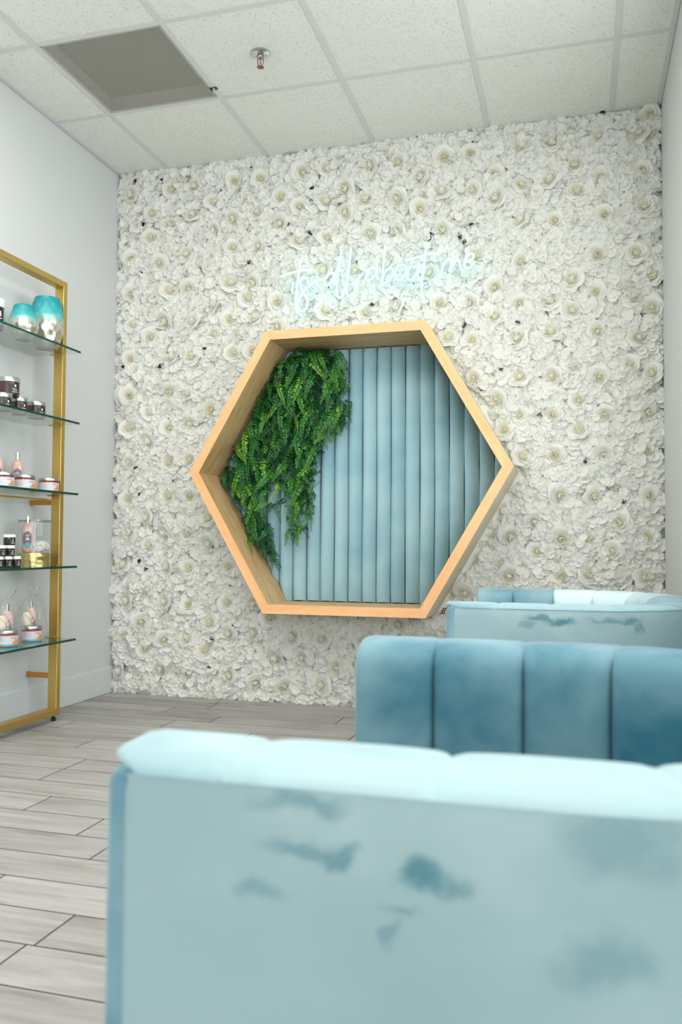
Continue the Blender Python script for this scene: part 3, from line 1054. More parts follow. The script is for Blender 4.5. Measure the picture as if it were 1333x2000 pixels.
def frond_mesh(seed, L=0.20, npair=22):
    r = random.Random(seed)
    mb = MB()
    curl = r.uniform(0.5, 1.3)
    bend = r.uniform(-.25, .25)

    def spine(tq):
        ph = -0.9 + (0.95 + 0.55 * curl) * tq      # starts outwards, ends drooping
        return tq
    pts = []
    p = Vector((0, 0, 0))
    el = math.radians(r.uniform(15, 45))
    ns = 14
    for i in range(ns + 1):
        pts.append(p.copy())
        tq = i / ns
        e = el - (el + PI / 2 * 0.96) * min(1, tq * 1.7) ** 0.8
        step = L / ns
        p = p + Vector((math.sin(bend * tq * 3) * step * 0.5, -math.cos(e) * step, math.sin(e) * step))
    mb.tube(pts, [0.0011 * (1 - 0.7 * i / ns) for i in range(ns + 1)], 3, caps=False)
    for k in range(npair):
        tq = 0.06 + 0.92 * k / (npair - 1)
        f = tq * ns
        i = min(int(f), ns - 1)
        q = pts[i].lerp(pts[i + 1], f - i)
        tg = (pts[i + 1] - pts[i]).normalized()
        side = Vector((1, 0, 0))
        side = (side - tg * side.dot(tg)).normalized()
        nrm = side.cross(tg)
        if nrm.y > 0:
            nrm = -nrm
        ll = 0.029 * (1 - 0.80 * tq ** 1.6) * (0.65 + 0.35 * min(1, tq * 6)) * r.uniform(0.85, 1.15)
        ww = ll * 0.19 + 0.0011
        for sd in (-1, 1):
            fo = r.uniform(-0.05, 0.6)
            d = (side * sd + tg * fo + nrm * r.uniform(-.35, .6)).normalized()
            e2 = tg
            b0 = q
            tip = q + d * ll - nrm * ll * r.uniform(0.05, .35)
            md = q + d * ll * 0.45 + nrm * ll * 0.10
            mb.add([b0, md + e2 * ww, md + nrm * 0.0012, md - e2 * ww, tip], [(0, 2, 1), (0, 3, 2), (1, 2, 4), (2, 3, 4)])
    me = mb.mesh('frond', M['fern'], True)
    return me


fms = [frond_mesh(s, L) for s, L in ((1, .20), (2, .17), (3, .22), (4, .15), (5, .19), (6, .24), (7, .13))]
FL = [.20, .17, .22, .15, .19, .24, .13]
rf = random.Random(42)
cnt = tries = 0
placed = []
while cnt < 298 and tries < 60000:
    tries += 1
    x, z = rf.uniform(0.69, 1.50), rf.uniform(0.70, 1.92)
    if not inside(x, z):
        continue
    k = rf.randrange(7)
    s_ = rf.uniform(0.75, 1.1)
    dy = rf.uniform(-0.055, 0.0)
    yaw_, roll_ = rf.uniform(-1.2, 1.2), rf.uniform(-.75, .75)
    Lk = FL[k] * s_
    dirx = math.sin(yaw_) * 0.45 + math.sin(roll_) * 0.75
    if dirx < .12 and x < .86:
        continue
    tip = (x + dirx * Lk, z - Lk * 0.72)
    mid = (x + dirx * Lk * 0.6, z - Lk * 0.30)
    if not inside(tip[0] * .88 + x * .12, tip[1] * .88 + z * .12) or not inside(*mid):
        continue
    if any((x - a) ** 2 + (z - b) ** 2 < 0.017 ** 2 for a, b in placed):
        continue
    # keep it inside the box
    if hexd(*tip) > RI - 0.004 or hexd(*mid) > RI - 0.004 or hexd(x, z) > RI - 0.006:
        continue
    placed.append((x, z))
    R_ = Matrix.Rotation(yaw_, 3, 'Z') @ Matrix.Rotation(-roll_, 3, 'Y')
    o = link('frond', fms[k], fern, (x - FB.x, dy - 0.02, z - FB.z), R_.to_euler(), (s_, s_, s_))
    o['tone'] = min(1, max(0, rf.gauss(0.45, 0.24)))
    cnt += 1
# deeper fronds too buried to pick apart
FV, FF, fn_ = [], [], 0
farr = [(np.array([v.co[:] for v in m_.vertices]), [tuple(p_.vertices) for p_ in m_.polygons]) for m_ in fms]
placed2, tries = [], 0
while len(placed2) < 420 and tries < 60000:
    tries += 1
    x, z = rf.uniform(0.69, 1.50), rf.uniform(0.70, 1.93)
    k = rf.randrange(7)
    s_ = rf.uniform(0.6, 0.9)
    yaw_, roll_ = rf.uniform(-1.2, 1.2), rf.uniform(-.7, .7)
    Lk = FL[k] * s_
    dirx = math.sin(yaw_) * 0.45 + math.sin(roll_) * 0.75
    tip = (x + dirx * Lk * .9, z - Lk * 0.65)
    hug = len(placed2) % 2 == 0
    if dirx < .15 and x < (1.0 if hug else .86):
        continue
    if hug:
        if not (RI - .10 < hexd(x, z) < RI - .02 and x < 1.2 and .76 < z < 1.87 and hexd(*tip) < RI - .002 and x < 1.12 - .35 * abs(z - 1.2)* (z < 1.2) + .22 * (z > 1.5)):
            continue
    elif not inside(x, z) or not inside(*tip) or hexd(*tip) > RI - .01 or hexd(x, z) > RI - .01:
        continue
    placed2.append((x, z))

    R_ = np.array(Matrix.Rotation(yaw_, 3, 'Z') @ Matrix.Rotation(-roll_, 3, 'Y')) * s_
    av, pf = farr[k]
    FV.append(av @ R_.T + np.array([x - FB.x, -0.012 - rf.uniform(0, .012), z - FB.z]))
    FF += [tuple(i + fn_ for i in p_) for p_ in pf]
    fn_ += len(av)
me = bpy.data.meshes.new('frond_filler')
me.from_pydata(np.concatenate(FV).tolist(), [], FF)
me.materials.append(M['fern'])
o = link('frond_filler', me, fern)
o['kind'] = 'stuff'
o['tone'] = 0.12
# woven mat of stems the fronds grow from
stm = MB()
for q in range(70):
    for _ in range(50):
        x, z = rf.uniform(0.80, 1.50), rf.uniform(0.75, 1.90)
        x2, z2 = x + rf.uniform(-.08, .08), z - rf.uniform(.05, .12)
        if inside(x, z) and inside(x2, z2) and hexd(x, z) < RI - .03 and hexd(x2, z2) < RI - .03:
            stm.tube([(x - FB.x, -0.022, z - FB.z), ((x + x2) / 2 - FB.x, -0.05, (z + z2) / 2 - FB.z), (x2 - FB.x, -0.022, z2 - FB.z)], 0.0016, 4)
            break
o = obj('stem_tangle', stm, mat('fern_stem', srgb(34, 74, 34), 0.6), fern)
o['kind'] = 'stuff'

# ------------------------------------------------------------------ neon sign
sign = thing('neon_sign', 'white lit neon script sign reading its all about me above the hexagon', 'neon sign', (1.57, -0.085, 2.32))
SB = Vector((1.57, -0.085, 2.32))
LET = {
    'i': [[(160, 338), (156, 370), (154, 400)]],
    't': [[(206, 196), (193, 280), (182, 380), (175, 450), (176, 495), (187, 520)], [(86, 304), (110, 294), (160, 278), (215, 266), (258, 265), (268, 272)]],
    's': [[(250, 345), (246, 325), (235, 310), (220, 308), (206, 325), (203, 350), (210, 378), (225, 400), (238, 425), (245, 455), (240, 485), (222, 504), (203, 508), (189, 494), (187, 465), (200, 430), (225, 392), (255, 360), (285, 336), (318, 318)]],
    'a': [[(404, 292), (388, 282), (370, 290), (352, 312), (346, 338), (354, 354), (370, 352), (388, 330), (402, 305), (410, 285)], [(410, 285), (404, 310), (406, 336), (417, 352)]],
    'l': [[(446, 142), (440, 190), (430, 260), (422, 330), (418, 385), (421, 415), (432, 428), (447, 422), (460, 398), (470, 365), (480, 328)]],
    'l.001': [[(504, 140), (496, 200), (488, 270), (480, 330), (477, 380), (480, 408), (492, 419), (508, 414), (522, 395), (535, 360), (547, 322), (558, 292)]],
    'a.001': [[(655, 264), (640, 252), (622, 256), (604, 278), (592, 305), (596, 324), (612, 326), (632, 310), (648, 285), (658, 258)], [(658, 258), (653, 285), (654, 305), (664, 318)]],
    'b': [[(706, 120), (701, 175), (694, 250), (688, 310), (684, 350), (694, 346), (716, 334), (740, 310), (752, 282), (750, 262), (736, 252), (718, 262), (702, 284), (690, 312)]],
    'o': [[(806, 236), (788, 240), (772, 258), (765, 284), (768, 308), (782, 322), (800, 320), (818, 300), (828, 272), (826, 248), (814, 234), (798, 238)]],
    'u': [[(850, 244), (842, 272), (838, 300), (844, 320), (860, 322), (880, 304), (895, 275), (904, 240)], [(904, 240), (898, 275), (898, 302), (910, 318)]],
    't.001': [[(956, 100), (948, 140), (938, 210), (928, 290), (922, 360), (924, 410), (936, 438)], [(828, 210), (870, 196), (925, 180), (975, 168), (1008, 166), (1018, 174)]],
    'm': [[(1047, 222), (1042, 262), (1034, 300), (1026, 318), (1036, 280), (1052, 235), (1072, 206), (1088, 200), (1096, 214), (1092, 245), (1088, 270), (1102, 245), (1120, 212), (1136, 206), (1146, 226), (1154, 255), (1164, 276)]],
    'e': [[(1174, 222), (1200, 214), (1222, 200), (1230, 182), (1222, 168), (1206, 170), (1188, 186), (1176, 212), (1174, 236), (1184, 252), (1204, 252), (1222, 236), (1236, 214)]],
}


def spline(pts, sub=6):
    out = []
    P = [Vector(p) for p in pts]
    for i in range(len(P) - 1):
        p0, p1, p2, p3 = P[max(i - 1, 0)], P[i], P[i + 1], P[min(i + 2, len(P) - 1)]
        for k in range(sub):
            q = k / sub
            out.append(0.5 * ((2 * p1) + (-p0 + p2) * q + (2 * p0 - 5 * p1 + 4 * p2 - p3) * q * q + (-p0 + 3 * p1 - 3 * p2 + p3) * q ** 3))
    out.append(P[-1])
    return out


ends = []
for key, strokes in LET.items():
    mb = MB()
    for si, st in enumerate(strokes):
        pts = []
        for qx, qy in st:
            p = unproj(520 + qx * 0.33008, 440 + qy * 0.33008, SB.y - 0.006 * si) - SB
            pts.append(p)
        sp_ = spline(pts)
        mb.tube(sp_, 0.0058 if key != 'i' else 0.0045, 8)
        ends += [sp_[0], sp_[-1]]
    o = obj('letter_tube', mb, M['neon'], sign, smooth=True, sharp=80)
    fringe_mb = MB()  # sleeve added for the cyan fringe, not a part of the sign
    for si, st in enumerate(strokes):
        sp_ = spline([unproj(520 + qx * 0.33008, 440 + qy * 0.33008, SB.y - 0.006 * si) - SB for qx, qy in st])
        fringe_mb.tube(sp_, 0.0077, 8)
    obj('fringe_sleeve', fringe_mb, M['fringe_sleeve'], o, smooth=True, sharp=80)
for i, p in enumerate(ends):
    if i % 6 == 0:
        obj('tube_support', MB().tube([(p.x, p.y + 0.004, p.z), (p.x, p.y + 0.09, p.z)], 0.004, 10), M['neon_dim'], sign, smooth=True)
ptop = unproj(520 + 956 * .33, 440 + 98 * .33, SB.y) - SB
obj('power_cable', MB().tube(spline([(ptop.x, 0.0, ptop.z), (ptop.x + .004, 0.012, ptop.z + .010), (ptop.x + .012, 0.03, ptop.z + .025), (ptop.x + .008, 0.05, ptop.z + .05)]), 0.003, 8), M['black'], sign, smooth=True)

# ------------------------------------------------------------------ gold shelf unit
SH = [1.779, 1.433, 1.091, 0.743, 0.397]        # middle of each glass
PX0, PX1, PY0, PY1 = 0.13, 0.18, -0.765, -0.735
YL = -2.02
rack = thing('display_shelf', 'tall gold metal frame shelf with glass shelves along left wall', 'shelf', (0.155, -1.4, 0))
RB = Vector((0.155, -1.4, 0))


def rb(mb_args, name, m, bevel=0.0, parent=None, **kw):
    x0, x1, y0, y1, z0, z1 = mb_args
    return obj(name, MB().box(x0 - RB.x, x1 - RB.x, y0 - RB.y, y1 - RB.y, z0, z1), m, parent or rack, bevel=bevel, **kw)


ZT, ZB = 2.137, 0.029
for y0, y1 in ((PY0, PY1), (YL, YL + .03)):
    rb((PX0, PX1, y0, y1, ZB, ZT), 'post', M['gold'], 0.0025)
rb((PX0, PX1, YL + .03, PY0, ZT - .03, ZT), 'top_rail', M['gold'], 0.0025)
rb((PX0, PX1, YL + .03, PY0, ZB, ZB + .034), 'bottom_rail', M['gold'], 0.0025)
rb((0.132, 0.146, YL + .03, PY0, 1.060, 1.068), 'rear_bar', M['gold'], 0.002)
for y in (-0.75, YL + 0.015):
    for z in (1.054, 0.215):
        br = rb((0.002, PX0, y - 0.003, y + 0.003, z - .013, z + .013), 'wall_bracket', M['bracket'], 0.001)
        obj('bracket_tab', MB().box(0.0005 - RB.x, 0.004 - RB.x, y - 0.003 - RB.y, y + 0.026 - RB.y, z - .013, z + .013), M['bracket'], br, bevel=0.0012)
        obj('screw', MB().lathe([(0.005, 0), (0.004, 0.003), (0, 0.0035)], 12), M['chrome'], br, loc=(0.004 - RB.x, y + 0.014 - RB.y, z), rot=(0, PI / 2, 0), smooth=True)
    obj('foot', MB().lathe([(0.011, 0), (0.011, 0.016), (0.006, 0.018), (0.006, 0.029)], 16), M['black'], rack, loc=(0, y - RB.y, 0))
for z in SH:
    gy0, gy1, gx0, gx1 = YL + .031, -0.766, 0.03, 0.28
    gs = rb((gx0, gx1, gy0, gy1, z - .005, z + .005), 'glass_shelf', M['glass'])
    e = MB()
    e.box(gx1 - RB.x, gx1 + .0012 - RB.x, gy0 - RB.y, gy1 - RB.y, z - .005, z + .005)
    obj('polished_edge', e, M['glass_edge'], gs)
    for y, sgn in ((PY0 - .012, 1), (YL + .042, -1)):
        for zz in (z - .0095, z + .0055):
            rb((0.122, 0.186, y - .012, y + .011, zz, zz + .004), 'shelf_clip', M['gold'], 0.001)

TOP = [z + .005 for z in SH]
VIEW = math.atan2(CAM.y + 0.95, CAM.x - 0.15)     # direction from the shelf to the photographer's side

# two candle vases
m = M['vase'] = mat('teal_silver_vase', srgb(30, 150, 150), 0.3)
t = NT(m)
tc = t.n('ShaderNodeTexCoord')
sepz = t.n('ShaderNodeSeparateXYZ')
t.l(tc.outputs['Generated'], sepz.inputs[0])
wob = t.math('MULTIPLY', t.math('SUBTRACT', t.noise(tc.outputs['Object'], 40, 4), 0.5), 0.22)
hgt = t.math('ADD', sepz.outputs[2], wob)
fac = t.ramp(hgt, [(0.42, g(0)), (0.66, g(1))])
t.l(t.mix(fac, srgb(205, 198, 182), t.ramp(hgt, [(0.5, srgb(70, 176, 172)), (0.9, srgb(8, 138, 146))])), t.b.inputs['Base Color'])
t.l(t.math('SUBTRACT', 0.85, t.math('MULTIPLY', fac, 0.85)), t.b.inputs['Metallic'])
t.l(t.math('ADD', 0.25, t.math('MULTIPLY', fac, 0.2)), t.b.inputs['Roughness'])
t.bump(t.noise(tc.outputs['Object'], 70, 3), 0.25, 0.004)


def vase(name, label, loc, prof, fluted):
    v_ = thing(name, label, 'vase', loc)
    mb = MB()
    n_ = 72 if fluted else 40
    m_ = 26
    zmax = prof[-1][1]

    def rad(z):
        for (r1, z1), (r2, z2) in zip(prof, prof[1:]):
            if z1 <= z <= z2:
                q = (z - z1) / (z2 - z1)
                q = q * q * (3 - 2 * q)
                return r1 + (r2 - r1) * q
        return prof[-1][0]
    vs, fs = [], []
    for j in range(m_ + 1):
        z = zmax * j / m_
        for i in range(n_):
            a = 2 * PI * i / n_
            r_ = rad(z)
            if fluted and 0 < j < m_:
                ph = (j % 8) / 8 * 2 * PI
                cell = math.cos(9 * a + (PI if (j // 4) % 2 else 0)) * math.sin(PI * ((j % 4) + .5) / 4)
                r_ += 0.0026 * cell
            vs.append((r_ * math.cos(a), r_ * math.sin(a), z))
    for j in range(m_):
        for i in range(n_):
            l_ = (i + 1) % n_
            fs.append((j * n_ + i, j * n_ + l_, (j + 1) * n_ + l_, (j + 1) * n_ + i))
    fs.append(tuple(reversed(range(n_))))
    # inner wall
    base_i = len(vs)
    for j in (m_, m_ // 2, 2):
        z = zmax * j / m_
        for i in range(n_):
            a = 2 * PI * i / n_
            vs.append(((rad(z) - .004) * math.cos(a), (rad(z) - .004) * math.sin(a), z))
    for i in range(n_):
        l_ = (i + 1) % n_
        fs.append((m_ * n_ + i, m_ * n_ + l_, base_i + l_, base_i + i))
        for q in range(2):
            fs.append((base_i + q * n_ + i, base_i + q * n_ + l_, base_i + (q + 1) * n_ + l_, base_i + (q + 1) * n_ + i))
    fs.append(tuple(base_i + 2 * n_ + i for i in range(n_)))
    mb.add(vs, fs)
    obj('vase_body', mb, M['vase'], v_, smooth=True, sharp=70)
    return v_


vase('candle_vase', 'short round teal and silver glass vase on the top shelf', (0.155, -1.036, TOP[0]), [(.036, 0), (.058, .025), (.067, .06), (.064, .085), (.046, .150), (.040, .158)], False)
vase('candle_vase', 'tall faceted teal and silver vase next to the gold post on top shelf', (0.150, -0.853, TOP[0]), [(.046, 0), (.064, .030), (.078, .095), (.077, .150), (.066, .215), (.057, .243)], True)

# products -----------------------------------------------------------
cream_ = mat('cream_card', srgb(226, 190, 128), 0.6)
M['dark_print'] = mat('dark_label', srgb(28, 24, 22), 0.4)
M['white_lid'] = mat('white_plastic', srgb(240, 240, 238), 0.35)
M['print_white'] = mat('printed_white', srgb(210, 208, 205), 0.5)
M['cosmetic'] = mat('brown_scrub', srgb(66, 42, 36), 0.15, spec=0.6)
M['dark_scrub'] = mat('black_scrub', srgb(34, 28, 26), 0.15, spec=0.6)
M['peach'] = mat('coral_scrub', srgb(186, 92, 72), 0.2, spec=0.6)
M['label_grey'] = mat('lilac_label', srgb(206, 200, 206), 0.35)
M['label_text'] = mat('lilac_print', srgb(162, 156, 168), 0.5)
M['teal_band'] = mat('teal_band', srgb(72, 172, 186), 0.4)
M['orange_print'] = mat('orange_print', srgb(238, 134, 40), 0.45)
M['red_print'] = mat('red_print', srgb(178, 40, 48), 0.45)
M['slate_label'] = mat('slate_label', srgb(112, 108, 118), 0.4)
M['pink_lotion'] = mat('pink_lotion', srgb(214, 170, 160), 0.12, spec=0.6, Coat_Weight=0.4)
M['amber'] = mat('amber_side', srgb(176, 104, 80), 0.12, spec=0.6)
M['pale_green'] = mat('pale_green_print', srgb(206, 214, 176), 0.5)


def dark_jar(label, loc, R, Hh, lidm, group, lines=3, rz=0.0, bodym='cosmetic'):
    j = thing('scrub_jar', label, 'jar', loc, rz, group)
    lid = Hh * 0.27
    obj('jar_body', MB().lathe([(R * .90, 0), (R * .98, .003), (R * .98, Hh - lid - .002), (R * .9, Hh - lid)], 32), M[bodym], j, smooth=True)
    obj('lid', MB().lathe([(R, Hh - lid), (R * 1.02, Hh - lid + .001), (R * 1.02, Hh - .003), (R * .97, Hh), (0, Hh)], 32), lidm, j, smooth=True)
    lb = MB()
    v0 = VIEW + 0.15 - rz
    body = Hh - lid
    lb.patch([(R * .985, body * .12), (R * .985, body * .86)], v0 - 0.1, v0 + 1.15)
    lab = obj('label', lb, M['dark_print'], j)
    tx = MB()
    tx.patch([(R * .99, body * .62), (R * .99, body * .8)], v0 + .42, v0 + .62, 4)
    for q in range(lines):
        tx.patch([(R * .99, body * (.22 + .12 * q)), (R * .99, body * (.26 + .12 * q))], v0 + .2 + .06 * (q % 2), v0 + .85 - .05 * q, 6)
    obj('label_print', tx, M['print_white'], lab)
    return j


dark_jar('black jar with white lid and tan base beside the vases on the top shelf', (0.150, -1.222, TOP[0]), .036, .135, M['white_lid'], None, 4, bodym='dark_scrub')
G2 = 'brown scrub jars on the second shelf'
zz = TOP[1]
dark_jar('rightmost brown scrub jar with silver lid, alone at the end of the second shelf', (.150, -.921, zz), .041, .078, M['silver'], G2)
dark_jar('brown scrub jar standing between the end jar and the stacked jars', (.150, -1.045, zz), .036, .078, M['silver'], G2)
j0 = dark_jar('brown scrub jar holding up the stack on the second shelf', (.150, -1.158, zz), .037, .078, M['silver'], G2)
dark_jar('largest brown scrub jar with silver lid, stacked on top of the others', (.130, -1.095, zz + .0785), .046, .082, M['silver'], G2)

G4 = 'small black jars stacked on the fourth shelf'
zz = TOP[3]
small = [('bottom row jar at the right end of the small black jar stack', .17, -1.074, 0), ('bottom row jar in the middle of the small black jar stack', .17, -1.134, 0), ('bottom row jar at the left end of the small black jar stack', .17, -1.194, 0),
         ('second row jar on the right of the small black jar stack', .165, -1.112, 1), ('second row jar on the left of the small black jar stack', .165, -1.172, 1), ('wider black jar with white lid at the top of the small jar stack', .16, -1.108, 2)]
for lb_, x, y, lv in small:
    dark_jar(lb_, (x, y, zz + lv * .0485), .0215 if lv < 2 else .0255, .0485, M['white_lid'], G4, bodym='dark_scrub')


def pink_jar(label, loc, group, R=.047, Hh=.070):
    j = thing('body_scrub_jar', label, 'jar', loc, 0, group)
    lid = .018
    obj('jar_body', MB().lathe([(R * .94, 0), (R, .004), (R, Hh - lid - .001), (R * .96, Hh - lid)], 36), M['peach'], j, smooth=True)
    obj('lid', MB().lathe([(R * 1.01, Hh - lid + .003), (R * 1.02, Hh - lid + .004), (R * 1.02, Hh - .003), (R * .97, Hh), (0, Hh)], 36), M['silver'], j, smooth=True)
    lab = obj('label', MB().patch([(R + .0006, .004), (R + .0006, Hh - lid - .005)], VIEW - 1.25, VIEW + 1.45, 24), M['label_grey'], j)
    obj('teal_band', MB().patch([(R + .0009, .003), (R + .0009, .011)], VIEW - 1.05, VIEW + 1.45, 20), M['teal_band'], lab)
    orr = MB()
    for q, (a0, a1, z0, z1) in enumerate(((.62, .80, .013, .024), (.80, 1.0, .013, .036), (1.0, 1.15, .013, .028), (.48, .64, .013, .018))):
        orr.patch([(R + .0010 + .0001 * q, z0), (R + .0010 + .0001 * q, z1)], VIEW + a0, VIEW + a1, 5)
    obj('orange_print', orr, M['orange_print'], lab)
    tx = MB()
    for q in range(2):
        tx.patch([(R + .0009, .026 + .010 * q), (R + .0009, .0272 + .010 * q)], VIEW - 1.0, VIEW + .0, 8)
    tx.patch([(R + .0009, .036), (R + .0009, .041)], VIEW + .35, VIEW + .85, 6)
    obj('label_print', tx, M['label_text'], lab)
    obj('green_dot', MB().patch([(R + .0012, .006), (R + .0012, .014)], VIEW - .98, VIEW - .80, 4), M['pale_green'], lab)
    return j


zz = TOP[2]
G3 = 'wide pink body scrub jars'
p0 = pink_jar('pink scrub jar standing alone nearest the gold post on the third shelf', (.150, -.815, zz), G3)
dup(p0, (.155, -1.003, zz), 0, 'pink scrub jar in front of the pink bottle on the third shelf', G3)
dup(p0, (.155, -1.152, zz), 0, 'pink scrub jar cut by the left edge of the third shelf', G3)


def bottle(label, loc, group, Hh=.178, rz=None):
    rz = VIEW if rz is None else rz
    b = thing('lotion_bottle', label, 'bottle', loc, rz, group)
    prof = [(.020, 0), (.025, .004), (.0265, .03), (.0285, .085), (.0285, .112), (.0255, .130), (.0185, .141), (.0115, .146), (.0110, .149)]
    k = Hh / .178
    prof = [(r_, z * k) for r_, z in prof]
    obj('bottle_body', MB().lathe(prof, 36, sx=.70, sy_=.90), M['pink_lotion'], b, smooth=True, sharp=60)
    obj('cap', MB().lathe([(.0098, .148 * k), (.0098, Hh - .001), (.0098, Hh), (0, Hh)], 24), M['chrome'], b, smooth=True)

    obj('amber_side', MB().patch([(r_ + .0004, z) for r_, z in prof[1:6]], -2.5, -1.25, 8, .70, .90), M['amber'], b, smooth=True)

    def oval(z0, z1, a, off, nseg=9):
        mb = MB()
        rows = []
        for q in range(nseg + 1):
            z = z0 + (z1 - z0) * q / nseg
            wd = a * math.sqrt(max(0.02, 1 - (2 * q / nseg - 1) ** 2))
            rr_ = 0
            for (r1, a1), (r2, a2) in zip(prof, prof[1:]):
                if a1 <= z <= a2:
                    rr_ = r1 + (r2 - r1) * (z - a1) / (a2 - a1)
            rows.append([((rr_ + off) * .70 * math.cos(c_), (rr_ + off) * .90 * math.sin(c_), z) for c_ in [(-wd + 2 * wd * i / 8) for i in range(9)]])
        vs = [p for r_ in rows for p in r_]
        fs = [(r_ * 9 + i, r_ * 9 + i + 1, (r_ + 1) * 9 + i + 1, (r_ + 1) * 9 + i) for r_ in range(nseg) for i in range(8)]
        return mb.add(vs, fs)
    lab = obj('label', oval(.022 * k, .106 * k, .95, .0006), M['slate_label'], b)
    obj('label_patch', oval(.052 * k, .075 * k, .34, .0010, 4), M['label_grey'], lab)
    obj('red_print', oval(.050 * k, .062 * k, .30, .0013, 4), M['red_print'], lab)
    obj('teal_print', oval(.026 * k, .050 * k, .62, .0012, 5), M['teal_band'], lab)
    obj('label_print', oval(.080 * k, .085 * k, .42, .0011, 3), M['print_white'], lab)
    return b


GB = 'pink lotion bottles with chrome caps'
b0 = bottle('pink lotion bottle with chrome cap behind the scrub jars on the third shelf', (.085, -.964, zz), GB)
dup(b0, (.085, -1.105, zz), VIEW, 'pink lotion bottle at the left edge of the third shelf', GB)

# glass canister with bottle and puff on the fourth shelf
CX, CY, CZ = .135, -.893, TOP[3]
can = thing('glass_canister', 'clear glass canister with a hammered gold base on the fourth shelf', 'canister', (CX, CY, CZ))
RC = .073
gb = MB()
nn_, mm_ = 40, 10
vs, fs = [], []
rg = random.Random(3)
for j in range(mm_ + 1):
    for i in range(nn_):
        a = 2 * PI * i / nn_
        r_ = RC + .0022 * rg.uniform(-1, 1) * (0 < j < mm_) + .001
        vs.append((r_ * math.cos(a), r_ * math.sin(a), .062 * j / mm_))
for j in range(mm_):
    for i in range(nn_):
        l_ = (i + 1) % nn_
        fs.append((j * nn_ + i, j * nn_ + l_, (j + 1) * nn_ + l_, (j + 1) * nn_ + i))
fs.append(tuple(reversed(range(nn_))))
fs.append(tuple(mm_ * nn_ + i for i in range(nn_)))
gb.add(vs, fs)
obj('gold_base', gb, mat('hammered_gold_leaf', srgb(188, 172, 112), 0.28, 0.9), can, smooth=True, sharp=60)
obj('glass_wall', MB().lathe([(RC, .0625), (RC, .208)], 48, caps=False), M['clear_glass'], can, smooth=True)
obj('glass_rim', MB().lathe([(RC - .003, .206), (RC + .004, .206), (RC + .006, .211), (RC + .004, .216), (RC - .003, .216), (RC - .003, .206)], 48, caps=False), clear('thick_glass_rim', (0.80, 0.84, 0.83, 1), 0.05, 1.6), can, smooth=True)
bottle('pink lotion bottle standing inside the glass canister', (CX - .012, CY - .038, CZ + .0635), GB, Hh=.168)
puff = thing('bath_puff', 'white ruffled bath puff inside the glass canister', 'bath puff', (CX + .018, CY + .022, CZ + .064))
fbp = FMB()
rp = random.Random(9)
for k in range(40):
    u_, v_ = rp.uniform(0, 2 * PI), rp.uniform(-.3, 1)
    s2 = math.sqrt(max(0, 1 - v_ * v_))
    floret(fbp, rp, .030 * s2 * math.cos(u_), .030 * s2 * math.sin(u_), .024 + .018 * v_, math.acos(max(-1, min(1, v_))), u_ + PI / 2, .017, 5)
me = fbp.mesh('ruffle')
link('ruffle', me, puff)
obj('puff_core', MB().lathe([(0, .002), (.022, .006), (.030, .022), (.022, .036), (0, .042)], 18), mat('white_netting', srgb(240, 240, 236), 0.9), puff, smooth=True)

# two gift bags on the lowest glass shelf
zz = TOP[4]


def giftbag(x, y, lab_bag, lab_jar, lab_bottle, lab_pouch, k):
    bag = thing('cellophane_bag', lab_bag, 'gift bag', (x, y, zz), 0, 'clear gift bags on the lowest shelf')
    mb = MB()
    prof = [(.064, .0008), (.073, .03), (.073, .09), (.062, .145), (.036, .190), (.012, .208), (.010, .212), (.022, .232), (.030, .246)]
    vs, fs = [], []
    rq = random.Random(77 + k)
    n_ = 40
    ph = [rq.uniform(0, 6.28) for _ in range(6)]
    for r_, z in prof:
        for i in range(n_):
            a = 2 * PI * i / n_
            q = r_ * (1 + .05 * math.sin(5 * a + ph[0] + z * 30) + .04 * math.sin(9 * a + ph[1]) + (.12 * math.sin(7 * a + ph[2]) if z > .15 else 0))
            vs.append((q * math.cos(a) * .92 - .0 * z, q * math.sin(a) + (z > .12) * (z - .12) * .12, z + (rq.uniform(-.008, .008) if z > .23 else 0)))
    for j in range(len(prof) - 1):
        for i in range(n_):
            l_ = (i + 1) % n_
            fs.append((j * n_ + i, j * n_ + l_, (j + 1) * n_ + l_, (j + 1) * n_ + i))
    mb.add(vs, fs)
    obj('film', mb, M['film'], bag, smooth=True)
    obj('twist_tie', MB().tube([(.0125 * math.cos(a), .0125 * math.sin(a) + .0110, .210) for a in [2 * PI * i / 16 for i in range(17)]], .0012, 6), M['silver'], bag)
    dup(p0, (x + .018, y - .022, zz + .0012), 0, lab_jar, 'pink jars inside the gift bags')
    bb = dup(b0, (x - .028, y + .038, zz + .0012), VIEW, lab_bottle, GB)
    po = thing('muslin_pouch', lab_pouch, 'pouch', (x + .004, y - .040, zz + .0725))
    fb = MB()
    rq = random.Random(5 + k)
    vs, fs = [], []
    for j in range(9):
        v_ = j / 8
        for i in range(24):
            a = 2 * PI * i / 24
            r_ = .026 * math.sin(PI * (.18 + .74 * v_)) ** .6 * (1 + .10 * math.sin(6 * a + 3 * v_ + k) + .06 * math.sin(11 * a))
            vs.append((r_ * .8 * math.cos(a), r_ * math.sin(a), .0 + .062 * v_))
    for j in range(8):
        for i in range(24):
            l_ = (i + 1) % 24
            fs.append((j * 24 + i, j * 24 + l_, (j + 1) * 24 + l_, (j + 1) * 24 + i))
    fs.append(tuple(reversed(range(24))))
    fs.append(tuple(8 * 24 + i for i in range(24)))
    fb.add(vs, fs)
    obj('cloth', fb, bpy.data.materials.get('muslin_cloth') or mat('muslin_cloth', srgb(234, 220, 196), 0.9), po, smooth=True)
    obj('cord', MB().tube(spline([(.010, -.02, .055), (.024, -.010, .035), (.022, .006, .018), (.026, .016, .03)]), .0022, 6), bpy.data.materials['muslin_cloth'], po, smooth=True)


